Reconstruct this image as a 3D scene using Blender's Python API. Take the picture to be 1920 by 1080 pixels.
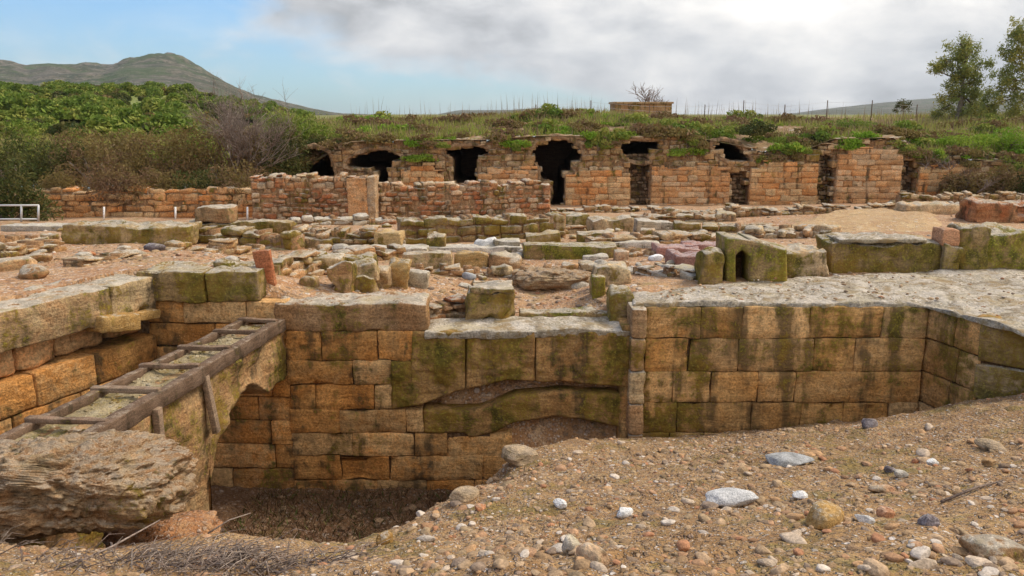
import bpy, bmesh, math, random
import numpy as np
from mathutils import Vector
random.seed(7); RNG = np.random.default_rng(7)
sc = bpy.context.scene
for o in list(bpy.data.objects): bpy.data.objects.remove(o)
COL = sc.collection
# ---------------------------------------------------------------- camera
FPX = 1507.0; PITCH = math.radians(12.2); CH = 2.3
cam = bpy.data.cameras.new('camera'); camo = bpy.data.objects.new('camera', cam); COL.objects.link(camo)
cam.sensor_width = 36; cam.lens = FPX/1920*36; cam.clip_start = .05; cam.clip_end = 20000
camo.location = (0, 0, CH); camo.rotation_euler = (math.pi/2-PITCH, 0, 0); sc.camera = camo
# ---------------------------------------------------------------- light
SUN_EL, SUN_AZ, SUN_E, SKY_E, EXPO = 50, 62, 1.7, .10, 1.03      # azimuth clockwise from +Y
sc.view_settings.view_transform = 'Standard'; sc.view_settings.look = 'None'
sc.view_settings.exposure = EXPO; sc.view_settings.gamma = 1; sc.view_settings.use_curve_mapping = False
sl = bpy.data.lights.new('sun', 'SUN'); sl.energy = SUN_E; sl.angle = math.radians(18); sl.color = (1, .90, .76)
so = bpy.data.objects.new('sun', sl); COL.objects.link(so)
so.rotation_euler = (math.radians(90-SUN_EL), 0, math.radians(180-SUN_AZ))
w = bpy.data.worlds.new('World'); sc.world = w; w.use_nodes = True

class NT:                                   # tiny node-tree helper
    def __init__(s, nt): s.t = nt; s.n = nt.nodes; s.l = nt.links
    def new(s, typ, **k):
        n = s.n.new(typ)
        for a, b in k.items(): setattr(n, a, b)
        return n
    def put(s, sock, v):
        if v is None: return
        if hasattr(v, 'is_output'): s.l.new(v, sock)
        else:
            if isinstance(v, (tuple, list)) and len(v) == 3 and sock.type == 'RGBA': v = (*v, 1)
            sock.default_value = v
    def m(s, op, a, b=None, c=None, clamp=False):
        n = s.new('ShaderNodeMath', operation=op, use_clamp=clamp); s.put(n.inputs[0], a)
        s.put(n.inputs[1], b); s.put(n.inputs[2], c); return n.outputs[0]
    def vm(s, op, a, b=None):
        n = s.new('ShaderNodeVectorMath', operation=op); s.put(n.inputs[0], a); s.put(n.inputs[1], b); return n.outputs[0]
    def mix(s, f, a, b, mode='MIX'):
        n = s.new('ShaderNodeMix', data_type='RGBA', blend_type=mode); s.put(n.inputs[0], f); s.put(n.inputs[6], a); s.put(n.inputs[7], b); return n.outputs[2]
    def ss(s, v, lo, hi, a=0., b=1.):
        n = s.new('ShaderNodeMapRange', interpolation_type='SMOOTHSTEP'); s.put(n.inputs[0], v)
        n.inputs[1].default_value = lo; n.inputs[2].default_value = hi; n.inputs[3].default_value = a; n.inputs[4].default_value = b; return n.outputs[0]
    def noise(s, vec, scale, detail=4, rough=.6, dist=0.):
        n = s.new('ShaderNodeTexNoise'); s.put(n.inputs['Vector'], vec); n.inputs['Scale'].default_value = scale
        n.inputs['Detail'].default_value = detail; n.inputs['Roughness'].default_value = rough; n.inputs['Distortion'].default_value = dist; return n.outputs[0]
    def sep(s, v):
        n = s.new('ShaderNodeSeparateXYZ'); s.put(n.inputs[0], v); return n.outputs
    def comb(s, x, y, z):
        n = s.new('ShaderNodeCombineXYZ'); s.put(n.inputs[0], x); s.put(n.inputs[1], y); s.put(n.inputs[2], z); return n.outputs[0]
    def voro(s, vec, scale, feature='F1', rnd=1.):
        n = s.new('ShaderNodeTexVoronoi', feature=feature); s.put(n.inputs['Vector'], vec); n.inputs['Scale'].default_value = scale
        n.inputs['Randomness'].default_value = rnd; return n

def build_world():
    N = NT(w.node_tree); bg = w.node_tree.nodes['Background']
    sky = N.new('ShaderNodeTexSky', sky_type='NISHITA', sun_disc=False)
    sky.sun_elevation = math.radians(SUN_EL); sky.sun_rotation = math.radians(SUN_AZ); sky.air_density = 1.0; sky.dust_density = .6
    g = N.new('ShaderNodeTexCoord').outputs['Generated']
    x, y, z = N.sep(g)
    yy = N.m('MAXIMUM', y, .25)
    u = N.m('DIVIDE', x, yy); v = N.m('DIVIDE', z, yy)
    vec = N.comb(N.m('MULTIPLY', u, 1.0), 0., N.m('MULTIPLY', v, 2.0))
    vb = N.comb(N.m('MULTIPLY', x, 1.0), y, N.m('MULTIPLY', z, 2.2))
    n1 = N.noise(vb, 4.2, 8, .55, .25); n2 = N.noise(vb, 1.6, 5, .5, .1); n3 = N.noise(vb, 9, 6, .6, .3)
    # cloud bank edge: falls from the upper left to the horizon near the middle
    fa = N.m('ADD', N.m('SUBTRACT', v, .014), N.m('MULTIPLY', u, .203))
    fb = N.m('MULTIPLY', N.m('ADD', u, .34), .7)
    f = N.m('MINIMUM', fa, fb)
    f = N.m('ADD', f, N.m('MULTIPLY', N.m('SUBTRACT', n1, .5), .22))
    mask = N.ss(f, -.02, .045)
    # thin veil low on the left and light wisps
    veil = N.m('MULTIPLY', N.ss(v, .16, -.02), N.ss(n3, .42, .72)); veil = N.m('MULTIPLY', veil, .75)
    hz = N.ss(v, .07, -.01); hz = N.m('MULTIPLY', hz, N.ss(u, -.35, .15, .05, .9))
    top = N.m('MULTIPLY', N.ss(v, .115, .19), N.ss(n1, .42, .62))
    mask = N.m('MAXIMUM', mask, N.m('MAXIMUM', veil, N.m('MAXIMUM', N.m('MULTIPLY', hz, .6), N.m('MULTIPLY', top, .75))))
    # brightness inside the cloud: bright round the hidden sun, grey bellies
    du = N.m('SUBTRACT', u, .34); dv = N.m('SUBTRACT', v, .115)
    d = N.m('SQRT', N.m('ADD', N.m('MULTIPLY', du, N.m('MULTIPLY', du, .55)), N.m('MULTIPLY', N.m('MULTIPLY', dv, dv), 4)))
    br = N.m('ADD', N.ss(d, .34, .0, 0, .17), N.m('ADD', .335, N.m('MULTIPLY', N.m('SUBTRACT', n2, .5), .34)))
    br = N.m('ADD', br, N.m('MULTIPLY', N.m('SUBTRACT', n1, .5), .62)); br = N.m('ADD', br, N.m('MULTIPLY', N.m('SUBTRACT', n3, .5), .55))
    br = N.m('ADD', N.m('MAXIMUM', br, .235), N.ss(y, .25, -.25, 0, .26))  # added fill: unseen cloud behind the camera brightened to light camera-facing walls
    edge = N.m('MULTIPLY', N.ss(mask, 1.0, .5), .10)
    br = N.m('ADD', br, edge)
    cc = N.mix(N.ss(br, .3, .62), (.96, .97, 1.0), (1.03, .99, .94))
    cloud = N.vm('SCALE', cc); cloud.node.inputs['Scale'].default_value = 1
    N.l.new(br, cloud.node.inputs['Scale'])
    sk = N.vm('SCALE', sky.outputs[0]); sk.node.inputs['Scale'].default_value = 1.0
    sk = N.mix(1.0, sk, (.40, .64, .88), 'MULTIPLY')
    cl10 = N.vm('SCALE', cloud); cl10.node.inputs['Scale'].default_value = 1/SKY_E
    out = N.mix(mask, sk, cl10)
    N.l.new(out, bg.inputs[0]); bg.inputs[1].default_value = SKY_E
build_world()
# ---------------------------------------------------------------- view rays -> places
CP, SP = math.cos(PITCH), math.sin(PITCH)
def ray(px, py):
    dx = (px-960)/FPX; dy = (540-py)/FPX
    return dx, CP+dy*SP, -SP+dy*CP
def pY(px, py, Y):
    d = ray(px, py); t = Y/d[1]; return np.array((d[0]*t, Y, CH+d[2]*t))
def pZ(px, py, z):
    d = ray(px, py); t = (z-CH)/d[2]; return np.array((d[0]*t, d[1]*t, z))
# ---------------------------------------------------------------- numpy noise
def _h(ix, iy, iz, s):
    h = (ix*374761393 + iy*668265263 + iz*2147483647 + s*1274126177) & 0xffffffff
    h = ((h ^ (h >> 13))*1274126177) & 0xffffffff; h = ((h ^ (h >> 16))*2246822519) & 0xffffffff
    return ((h ^ (h >> 15)) & 0xffffff)/0x7fffff-1.
def vn(P, s=0):
    P = np.asarray(P, float); I = np.floor(P).astype(np.int64); f = P-I; f = f*f*(3-2*f)
    r = 0
    for a in (0, 1):
        for b in (0, 1):
            for c in (0, 1):
                wgt = (f[:, 0] if a else 1-f[:, 0])*(f[:, 1] if b else 1-f[:, 1])*(f[:, 2] if c else 1-f[:, 2])
                r = r+wgt*_h(I[:, 0]+a, I[:, 1]+b, I[:, 2]+c, s)
    return r
def fbm(P, scale=1., octv=4, s=0, gain=.5):
    P = np.asarray(P, float)*scale; r = 0; a = 1.; t = 0
    for k in range(octv):
        r = r+a*vn(P+k*17.3, s+k); t += a; a *= gain; P = P*2.03
    return r/t
# ---------------------------------------------------------------- mesh building
class MB:
    def __init__(s): s.V = []; s.F = []; s.T = []; s.n = 0
    def add(s, V, F, tint=None):
        V = np.asarray(V, float)
        if tint is None: tint = RNG.random(3)
        tint = np.asarray(tint, float)
        if tint.ndim == 1: tint = np.tile(tint, (len(V), 1))
        s.V.append(V); s.T.append(tint)
        s.F.append(np.asarray(F, np.int64)+s.n); s.n += len(V); return s
    def build(s, name, mat, parent=None, origin=None, smooth=True, flat=False):
        V = np.vstack(s.V); T = np.vstack(s.T)
        if parent is not None and origin is None: origin = tuple(parent.location)
        if origin is None:
            lo, hi = V.min(0), V.max(0); origin = ((lo[0]+hi[0])/2, (lo[1]+hi[1])/2, lo[2])
        origin = np.array(origin, float)
        me = bpy.data.meshes.new(name); me.vertices.add(len(V)); me.vertices.foreach_set('co', (V-origin).astype(np.float32).ravel())
        starts = []; loops = []; c = 0
        for F in s.F:
            k = F.shape[1]; starts.append(np.arange(len(F))*k+c); loops.append(F.ravel()); c += F.size
        loops = np.concatenate(loops); starts = np.concatenate(starts)
        me.loops.add(len(loops)); me.loops.foreach_set('vertex_index', loops.astype(np.int32))
        me.polygons.add(len(starts)); me.polygons.foreach_set('loop_start', starts.astype(np.int32))
        me.update(calc_edges=True); me.validate()
        me.polygons.foreach_set('use_smooth', [smooth and not flat]*len(me.polygons))
        at = me.attributes.new('tint', 'FLOAT_COLOR', 'POINT')
        at.data.foreach_set('color', np.hstack([T, np.ones((len(T), 1))]).astype(np.float32).ravel())
        me.materials.append(mat)
        o = bpy.data.objects.new(name, me); COL.objects.link(o)
        if parent is not None:
            o.parent = parent; pl = np.array(parent.location) if parent.parent is None else np.array(parent.location)
            o.location = tuple(origin-np.array(parent.matrix_world.translation) if parent.type != 'EMPTY' else origin-np.array(parent.location))
        else: o.location = tuple(origin)
        return o
def tag(o, label=None, cat=None, group=None, kind=None):
    if label: o['label'] = label
    if cat: o['category'] = cat
    if group: o['group'] = group
    if kind: o['kind'] = kind
    return o
def empty(name, loc, label, cat, group=None):
    o = bpy.data.objects.new(name, None); o.empty_display_size = .2; COL.objects.link(o); o.location = tuple(float(v) for v in loc)
    return tag(o, label, cat, group)
_tc = {}
def topo(nx, ny, nz):
    k = (nx, ny, nz)
    if k in _tc: return _tc[k]
    idx = {}; L = []
    def g(i, j, l):
        q = (i, j, l)
        if q not in idx: idx[q] = len(L); L.append(q)
        return idx[q]
    F = []
    for i in range(nx):
        for j in range(ny):
            F.append((g(i, j, 0), g(i, j+1, 0), g(i+1, j+1, 0), g(i+1, j, 0)))
            F.append((g(i, j, nz), g(i+1, j, nz), g(i+1, j+1, nz), g(i, j+1, nz)))
    for i in range(nx):
        for l in range(nz):
            F.append((g(i, 0, l), g(i+1, 0, l), g(i+1, 0, l+1), g(i, 0, l+1)))
            F.append((g(i, ny, l), g(i, ny, l+1), g(i+1, ny, l+1), g(i+1, ny, l)))
    for j in range(ny):
        for l in range(nz):
            F.append((g(0, j, l), g(0, j, l+1), g(0, j+1, l+1), g(0, j+1, l)))
            F.append((g(nx, j, l), g(nx, j+1, l), g(nx, j+1, l+1), g(nx, j, l+1)))
    _tc[k] = (np.array(L), np.array(F)); return _tc[k]
def rbox(c, h, r, res=.08, yaw=0, tilt=0, amp=.01, nsc=6., seed=None, chip=.0, maxn=26, warp=0.):
    """rounded, weathered stone box: centre c, half sizes h"""
    h = np.array(h, float); r = min(r, h.min()*.95)
    ns = [int(min(maxn, max(3, round(2*a/res)+2))) for a in h]
    ax = []
    for a, n in zip(h, ns):
        t = np.linspace(-1, 1, n+1)*a
        if n >= 3: t[1] = -(a-r*.5); t[-2] = a-r*.5
        ax.append(t)
    L, F = topo(*ns)
    P = np.stack([ax[0][L[:, 0]], ax[1][L[:, 1]], ax[2][L[:, 2]]], 1)
    inn = np.clip(P, -(h-r), h-r); d = P-inn; n = d/np.maximum(np.linalg.norm(d, axis=1, keepdims=True), 1e-9)
    P = inn+n*r
    sd = seed if seed is not None else int(RNG.integers(1, 99999)); off = (sd*.731) % 97
    q = fbm(P+off, nsc, 3, sd); P = P+n*(q*amp)[:, None]
    if chip: P = P-n*(np.clip(fbm(P+off+40, nsc*.45, 3, sd+5)-.15, 0, 1)*chip)[:, None]
    if warp:
        wq = .9/max(h.max(), .2)
        P = P+np.stack([fbm(P+off+11, wq, 2, sd+21), fbm(P+off+23, wq, 2, sd+22), fbm(P+off+37, wq*1.3, 3, sd+23)], 1)*warp
        P[:, 2] += fbm(P*np.array((1, 1, 0))+off, 3.1, 3, sd+9)*warp*.5*(P[:, 2] > 0)
    if tilt:
        ct, st = math.cos(tilt), math.sin(tilt); P = np.stack([P[:, 0]*ct-P[:, 2]*st, P[:, 1], P[:, 0]*st+P[:, 2]*ct], 1)
    cy, sy = math.cos(yaw), math.sin(yaw)
    P = np.stack([P[:, 0]*cy-P[:, 1]*sy, P[:, 0]*sy+P[:, 1]*cy, P[:, 2]], 1)+np.array(c)
    return P, F
_ico = {}
def ico(lv):
    if lv not in _ico:
        bm = bmesh.new(); bmesh.ops.create_icosphere(bm, subdivisions=lv, radius=1)
        bm.verts.index_update(); _ico[lv] = (np.array([v.co[:] for v in bm.verts]), np.array([[v.index for v in f.verts] for f in bm.faces])); bm.free()
    return _ico[lv]
def rock(c, s, lv=3, cuts=7, amp=.12, seed=None, yaw=None, nsc=1.6):
    V, F = ico(lv); V = V.copy(); rg = np.random.default_rng(seed if seed is not None else int(RNG.integers(1e6)))
    for k in range(cuts):
        n = rg.normal(size=3); n /= np.linalg.norm(n); dd = rg.uniform(.62, .9)
        q = V@n-dd; V = V-n*np.clip(q, 0, None)[:, None]*.93
    off = rg.random(3)*50
    V = V*(1+amp*fbm(V+off, nsc, 4, 3))[:, None]
    V = V*np.array(s); a = rg.uniform(0, 6.28) if yaw is None else yaw; ca, sa = math.cos(a), math.sin(a)
    V = np.stack([V[:, 0]*ca-V[:, 1]*sa, V[:, 0]*sa+V[:, 1]*ca, V[:, 2]], 1)
    return V+np.array(c), F
def tube(pts, rad, n=6):
    pts = np.array(pts, float); m = len(pts); V = []; F = []
    rad = np.broadcast_to(np.array(rad, float), (m,))
    for i in range(m):
        t = pts[min(i+1, m-1)]-pts[max(i-1, 0)]; t = t/max(np.linalg.norm(t), 1e-9)
        a = np.cross(t, (0, 0, 1.) if abs(t[2]) < .9 else (1., 0, 0)); a /= np.linalg.norm(a); b = np.cross(t, a)
        for k in range(n):
            q = 2*math.pi*k/n; V.append(pts[i]+rad[i]*(a*math.cos(q)+b*math.sin(q)))
    for i in range(m-1):
        for k in range(n):
            F.append((i*n+k, i*n+(k+1) % n, (i+1)*n+(k+1) % n, (i+1)*n+k))
    V.append(pts[0]); V.append(pts[-1]); e = m*n
    F2 = [(e, (k+1) % n, k, k) for k in range(n)]+[(e+1, (m-1)*n+k, (m-1)*n+(k+1) % n, (m-1)*n+(k+1) % n) for k in range(n)]
    return np.array(V), np.array(F), np.array([f[:3] for f in F2])
def addtube(mb, pts, rad, n=6, tint=None):
    V, F, F3 = tube(pts, rad, n); t = RNG.random(3) if tint is None else tint
    b = mb.n; mb.add(V, F, t); mb.F.append(F3+b)
def leaves(C, size, aspect=.5, up=0., tint=None):
    """one rhombic leaf per centre"""
    n = len(C); C = np.asarray(C); a = RNG.normal(size=(n, 3)); a[:, 2] += up; a /= np.linalg.norm(a, axis=1, keepdims=True)
    b = np.cross(a, RNG.normal(size=(n, 3))); b /= np.maximum(np.linalg.norm(b, axis=1, keepdims=True), 1e-6)
    s = size*RNG.uniform(.6, 1.3, (n, 1)); w_ = s*aspect
    V = np.stack([C-a*s, C+b*w_, C+a*s, C-b*w_], 1).reshape(-1, 3)
    F = np.arange(4*n).reshape(n, 4)
    T = RNG.random((n, 3)) if tint is None else tint
    return V, F, np.repeat(T, 4, 0)
# ---------------------------------------------------------------- materials
def base_mat(name, rough=.9):
    m = bpy.data.materials.new(name); m.use_nodes = True; N = NT(m.node_tree); b = m.node_tree.nodes['Principled BSDF']
    b.inputs['Roughness'].default_value = rough; b.inputs['Specular IOR Level'].default_value = .2
    return m, N, b
def stone(name, c1, c2, c3, moss=.3, dark=.3, top=.5, mossc=(.17, .14, .018), topc=(.56, .49, .39), darkc=(.05, .036, .022), sc_=1., bump=.6, streak=.5, moss_low=0., lay=0., crack=0.):
    m, N, b = base_mat(name)
    geo = N.new('ShaderNodeNewGeometry'); pos = geo.outputs['Position']; nz = N.sep(geo.outputs['Normal'])[2]
    at = N.new('ShaderNodeAttribute', attribute_name='tint'); tr, tg, tb = N.sep(at.outputs['Color'])
    px, py, pz = N.sep(pos)
    vst = N.comb(N.m('MULTIPLY', px, 1.15), N.m('MULTIPLY', py, 1.15), N.m('MULTIPLY', pz, .13 if streak > .6 else .28))
    lay_v = N.comb(N.m('MULTIPLY', px, .6), N.m('MULTIPLY', py, .6), N.m('MULTIPLY', pz, 3.5))
    nA = N.noise(pos, 1.7*sc_, 5, .62, .4); nB = N.noise(pos, 7*sc_, 5, .65); nC = N.noise(pos, 34*sc_, 4, .7)
    nL = N.noise(lay_v, 4*sc_, 5, .65, .3)
    nS = N.noise(vst, 3.2, 4, .6); nM = N.noise(pos, 2.3*sc_, 6, .7, .6); nM2 = N.noise(vst, 1.6, 4, .6, .2)
    col = N.mix(N.ss(nA, .36, .64), c1, c2); col = N.mix(N.ss(N.m('ADD', N.m('MULTIPLY', nB, .6), N.m('MULTIPLY', tb, .42)), .42, .72), col, c3)
    k = N.m('MULTIPLY', N.m('ADD', .76, N.m('MULTIPLY', tr, .42)), N.ss(nL, .3, .7, .74, 1.18))
    k = N.m('MULTIPLY', k, N.ss(nC, .32, .68, .62, 1.32)); 
    kv = N.comb(k, k, k); col = N.mix(1., col, kv, 'MULTIPLY')
    # old mortar / lichen specks
    sp = N.voro(pos, 38*sc_); spk = N.m('MULTIPLY', N.ss(sp.outputs['Distance'], .30, .12), N.ss(N.noise(pos, 5*sc_, 3), .5, .66))
    col = N.mix(N.m('MULTIPLY', spk, .55), col, tuple(min(1, v*1.5+.08) for v in c2))
    hole = N.ss(N.noise(pos, 15*sc_, 3, .75), .40, .30); col = N.mix(N.m('MULTIPLY', hole, .6), col, tuple(v*.35 for v in c1))
    def wsum(*p):
        r = None
        for v, w_ in p:
            t_ = N.m('MULTIPLY', v, w_); r = t_ if r is None else N.m('ADD', r, t_)
        return r
    if dark:
        q = wsum((nS, .22+streak*.25), (nM, .36-streak*.20), (nB, .22), (nC, .20-streak*.05)); q = N.m('ADD', q, N.m('MULTIPLY', N.m('SUBTRACT', tg, .5), .05)); th = .5+(.5-dark)*.24
        col = N.mix(N.m('MULTIPLY', N.ss(q, th-.025, th+.045), .82), col, darkc)
    if moss:
        q = wsum((nM, .34), (nM2, .26), (nB, .2), (nC, .2)); q = N.m('ADD', q, N.m('MULTIPLY', N.m('SUBTRACT', tg, .5), .04)); th = .5+(.5-moss)*.24
        mc = N.mix(N.ss(nB, .38, .62), mossc, tuple(v*.45 for v in mossc)); mc = N.mix(N.ss(nA, .40, .62), mc, (mossc[0]*1.5, mossc[1]*1.05, mossc[2]*1.2)); mc = N.mix(N.ss(nC, .5, .68), mc, tuple(v*1.9 for v in mossc))
        col = N.mix(N.m('MULTIPLY', N.ss(q, th-.02, th+.05), .80), col, mc)
    if top:
        q = wsum((N.noise(pos, 4.1*sc_, 5, .7, .5), .5), (nB, .25), (nC, .25)); th = .5+(.5-top)*.22
        t = N.m('MULTIPLY', N.ss(nz, .45, .85), N.ss(q, th-.03, th+.05))
        tc = N.mix(N.ss(nB, .38, .62), topc, tuple(v*.6 for v in topc)); tc = N.mix(N.ss(nC, .55, .7), tc, tuple(min(1, v*1.35) for v in topc)); tc = N.mix(N.ss(nA, .5, .7), tc, (topc[0]*.8, topc[1]*.75, topc[2]*.55))
        col = N.mix(N.m('MULTIPLY', t, .9), col, tc)
    if crack:
        wv_ = N.vm('ADD', N.comb(px, py, N.m('MULTIPLY', pz, .3)), N.comb(N.m('MULTIPLY', nB, .5), N.m('MULTIPLY', nA, 1.1), 0.)); ce = N.voro(wv_, crack, 'DISTANCE_TO_EDGE').outputs['Distance']
        ce = N.m('MULTIPLY', N.ss(ce, .045, .008), N.ss(nA, .34, .5)); col = N.mix(N.m('MULTIPLY', ce, .55), col, (.16, .11, .05))
        st = N.ss(N.m('ADD', N.m('MULTIPLY', nM, .6), N.m('MULTIPLY', nB, .4)), .50, .60); col = N.mix(N.m('MULTIPLY', st, .75), col, (.36, .25, .12))
    N.l.new(col, b.inputs['Base Color'])
    bp = N.new('ShaderNodeBump'); bp.inputs['Strength'].default_value = bump; bp.inputs['Distance'].default_value = .05/sc_
    hh = N.m('ADD', N.m('MULTIPLY', nC, .6), N.m('ADD', N.m('MULTIPLY', nB, 1.0), N.m('MULTIPLY', nL, .9+lay)))
    N.l.new(hh, bp.inputs['Height']); N.l.new(bp.outputs[0], b.inputs['Normal']); return m
def gravelm(name, c1, c2, c3, vs=(60, 22), moss=.25, bump=.7, mossc=(.12, .12, .035), pale=.5):
    m, N, b = base_mat(name)
    geo = N.new('ShaderNodeNewGeometry'); pos = geo.outputs['Position']
    nA = N.noise(pos, .8, 5, .6, .4); nB = N.noise(pos, 5, 5, .65); nC = N.noise(pos, 40, 3, .7)
    col = N.mix(N.ss(nA, .38, .62), c1, c2); col = N.mix(N.ss(nB, .45, .68), col, c3)
    hgt = N.m('MULTIPLY', nB, .8)
    for i, s_ in enumerate(vs):
        v = N.voro(N.vm('ADD', pos, N.vm('SCALE', N.comb(nB, nC, nB))), s_)
        v.inputs['Vector'].links[0].from_node.inputs[1].links[0].from_node.inputs['Scale'].default_value = .02
        r, g_, bl = N.sep(v.outputs['Color'])
        inside = N.m('MULTIPLY', N.ss(v.outputs['Distance'], .55, .32), N.ss(r, .52 if i else .35, .56 if i else .4))
        pc = N.mix(g_, (.34, .20, .13), (.62, .52, .42)); pc = N.mix(N.ss(bl, .6, .8), pc, (.22, .15, .10)); pc = N.mix(N.ss(bl, .9, .93), pc, (.75, .70, .66))
        col = N.mix(N.m('MULTIPLY', inside, pale), col, pc); hgt = N.m('ADD', hgt, N.m('MULTIPLY', inside, .5 if i else .3))
    if moss:
        q = N.m('ADD', N.noise(pos, 1.3, 6, .7, .5), N.m('MULTIPLY', N.m('SUBTRACT', nC, .5), .2))
        col = N.mix(N.m('MULTIPLY', N.ss(q, .68-moss*.3, .80-moss*.3), .65), col, mossc)
    k = N.ss(nC, .3, .7, .72, 1.25); col = N.mix(1., col, N.comb(k, k, k), 'MULTIPLY')
    N.l.new(col, b.inputs['Base Color'])
    bp = N.new('ShaderNodeBump'); bp.inputs['Strength'].default_value = bump; bp.inputs['Distance'].default_value = .045
    N.l.new(N.m('ADD', hgt, N.m('MULTIPLY', nC, .3)), bp.inputs['Height']); N.l.new(bp.outputs[0], b.inputs['Normal']); return m
def leafm(name, c1, c2, c3, trans=.25):
    m, N, b = base_mat(name, .75)
    at = N.new('ShaderNodeAttribute', attribute_name='tint'); r, g, bl = N.sep(at.outputs['Color'])
    pos = N.new('ShaderNodeNewGeometry').outputs['Position']
    col = N.mix(r, c1, c2); col = N.mix(N.ss(N.m('ADD', N.m('MULTIPLY', g, .5), N.m('MULTIPLY', N.noise(pos, .35, 3), .8)), .55, .85), col, c3)
    N.l.new(col, b.inputs['Base Color'])
    tr = N.new('ShaderNodeBsdfTranslucent'); N.l.new(col, tr.inputs[0]); mx = N.new('ShaderNodeMixShader'); mx.inputs[0].default_value = trans
    N.l.new(b.outputs[0], mx.inputs[1]); N.l.new(tr.outputs[0], mx.inputs[2]); N.l.new(mx.outputs[0], m.node_tree.nodes['Material Output'].inputs[0]); return m
def pebm(name):
    m, N, b = base_mat(name, .8)
    at = N.new('ShaderNodeAttribute', attribute_name='tint'); pos = N.new('ShaderNodeNewGeometry').outputs['Position']
    n = N.noise(pos, 30, 4, .65); n2 = N.noise(pos, 120, 2, .6); k = N.m('MULTIPLY', N.ss(n, .3, .7, .72, 1.18), N.ss(n2, .3, .7, .85, 1.1))
    N.l.new(N.mix(1., at.outputs['Color'], N.comb(k, k, k), 'MULTIPLY'), b.inputs['Base Color'])
    bp = N.new('ShaderNodeBump'); bp.inputs['Strength'].default_value = .5; bp.inputs['Distance'].default_value = .01
    N.l.new(n, bp.inputs['Height']); N.l.new(bp.outputs[0], b.inputs['Normal']); return m
OR1, OR2, OR3 = (.50, .215, .055), (.58, .30, .10), (.67, .42, .19)
M = {}
M['ashlar'] = stone('ashlar_sandstone', OR1, OR2, OR3, moss=.27, dark=.38, top=0)
M['ashlar_stained'] = stone('stained_ashlar', (.49, .245, .075), (.57, .33, .125), OR3, moss=.45, dark=.50, top=0, streak=1., darkc=(.10, .065, .03))
M['mossy'] = stone('mossy_stone', (.30, .19, .08), (.36, .24, .11), (.44, .32, .18), moss=.62, dark=.48, top=.62, streak=.7)
M['mossy_notop'] = stone('shaded_mossy_stone', (.38, .20, .07), (.44, .26, .10), (.52, .34, .16), moss=.58, dark=.46, top=0, streak=.7)  # pale tops left out so the colour keeps the shade under the lintel
M['mossy_bright'] = stone('bright_mossy_stone', (.30, .19, .08), (.36, .24, .11), (.44, .32, .18), moss=.58, dark=.44, top=.66, mossc=(.19, .185, .018), streak=.8)
M['weathered'] = stone('weathered_stone', (.40, .21, .09), (.46, .28, .14), (.56, .41, .23), moss=.42, dark=.42, top=.74)
M['pale'] = stone('pale_limestone', (.42, .34, .23), (.50, .42, .31), (.6, .54, .46), moss=.3, dark=.33, top=.8, topc=(.64, .58, .49), sc_=1.6, bump=.8)
M['pave'] = stone('lichened_pavement', (.40, .33, .22), (.47, .40, .30), (.6, .54, .46), moss=.34, dark=.34, top=.62, topc=(.70, .62, .52), sc_=1.0, bump=1., streak=0, crack=.75)
M['rubble'] = stone('red_rubble', (.42, .15, .06), (.46, .24, .11), (.58, .42, .26), moss=.24, dark=.40, top=.6, sc_=.8)
M['rubble_grey'] = stone('grey_brown_rubble', (.40, .22, .09), (.46, .28, .13), (.54, .39, .23), moss=.40, dark=.42, top=.6, sc_=.9)
M['orange'] = stone('orange_facing_stone', (.61, .25, .08), (.64, .325, .13), (.68, .44, .22), moss=.20, dark=.24, top=.4, sc_=.8, streak=.9)
M['orange_pale'] = stone('pale_orange_facing_stone', (.59, .27, .10), (.62, .34, .15), (.66, .44, .25), moss=.2, dark=.24, top=.4, sc_=.8, streak=.9)
M['mortar'] = stone('pale_earth_mortar', (.28, .14, .06), (.34, .19, .09), (.4, .26, .14), moss=.3, dark=.35, top=.3)
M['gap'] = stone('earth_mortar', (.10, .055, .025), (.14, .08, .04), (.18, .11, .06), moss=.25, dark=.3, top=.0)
M['rubble_notop'] = stone('rubble_without_lichen', (.32, .18, .09), (.38, .24, .13), (.46, .34, .22), moss=.35, dark=.45, top=0, sc_=.9)  # rubble colour with no pale lichen on its tops
M['recess'] = stone('shaded_recess', (.20, .085, .05), (.25, .11, .065), (.28, .16, .10), moss=.2, dark=.4, top=0)  # darkened base colour carries the shade of the crack and arch recess
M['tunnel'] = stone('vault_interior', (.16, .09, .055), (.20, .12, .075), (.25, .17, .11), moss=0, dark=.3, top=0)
M['conglom'] = stone('conglomerate_rock', (.34, .18, .08), (.42, .27, .14), (.54, .40, .25), moss=.30, dark=.36, top=.55, topc=(.52, .40, .28), sc_=2.4, bump=1.0, streak=0, lay=2.)
M['ochre'] = stone('ochre_stone', (.40, .22, .06), (.46, .28, .10), (.52, .36, .17), moss=.25, dark=.25, top=.4, sc_=2)
M['terracotta'] = stone('terracotta_slab', (.44, .15, .065), (.48, .20, .09), (.54, .28, .15), moss=.1, dark=.1, top=.5, topc=(.55, .36, .24), sc_=1.5)
M['clay'] = gravelm('orange_clay', (.34, .15, .06), (.38, .18, .08), (.42, .24, .12), vs=(70, 26), moss=.2, pale=.4)
M['pink'] = stone('pinkish_slab', (.36, .17, .13), (.42, .24, .19), (.52, .38, .33), moss=.05, dark=.2, top=.6, topc=(.52, .40, .38), sc_=1.5)
M['greyrock'] = stone('grey_rock', (.34, .34, .33), (.44, .44, .44), (.54, .53, .52), moss=.05, dark=.08, top=0, sc_=3)
M['white'] = stone('white_stone', (.62, .60, .56), (.72, .70, .67), (.8, .79, .77), moss=.0, dark=.1, top=0, sc_=3)
M['darkrock'] = stone('dark_stone', (.13, .10, .10), (.20, .17, .17), (.4, .36, .36), moss=0, dark=.2, top=.5, topc=(.4, .36, .36), sc_=3)
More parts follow.
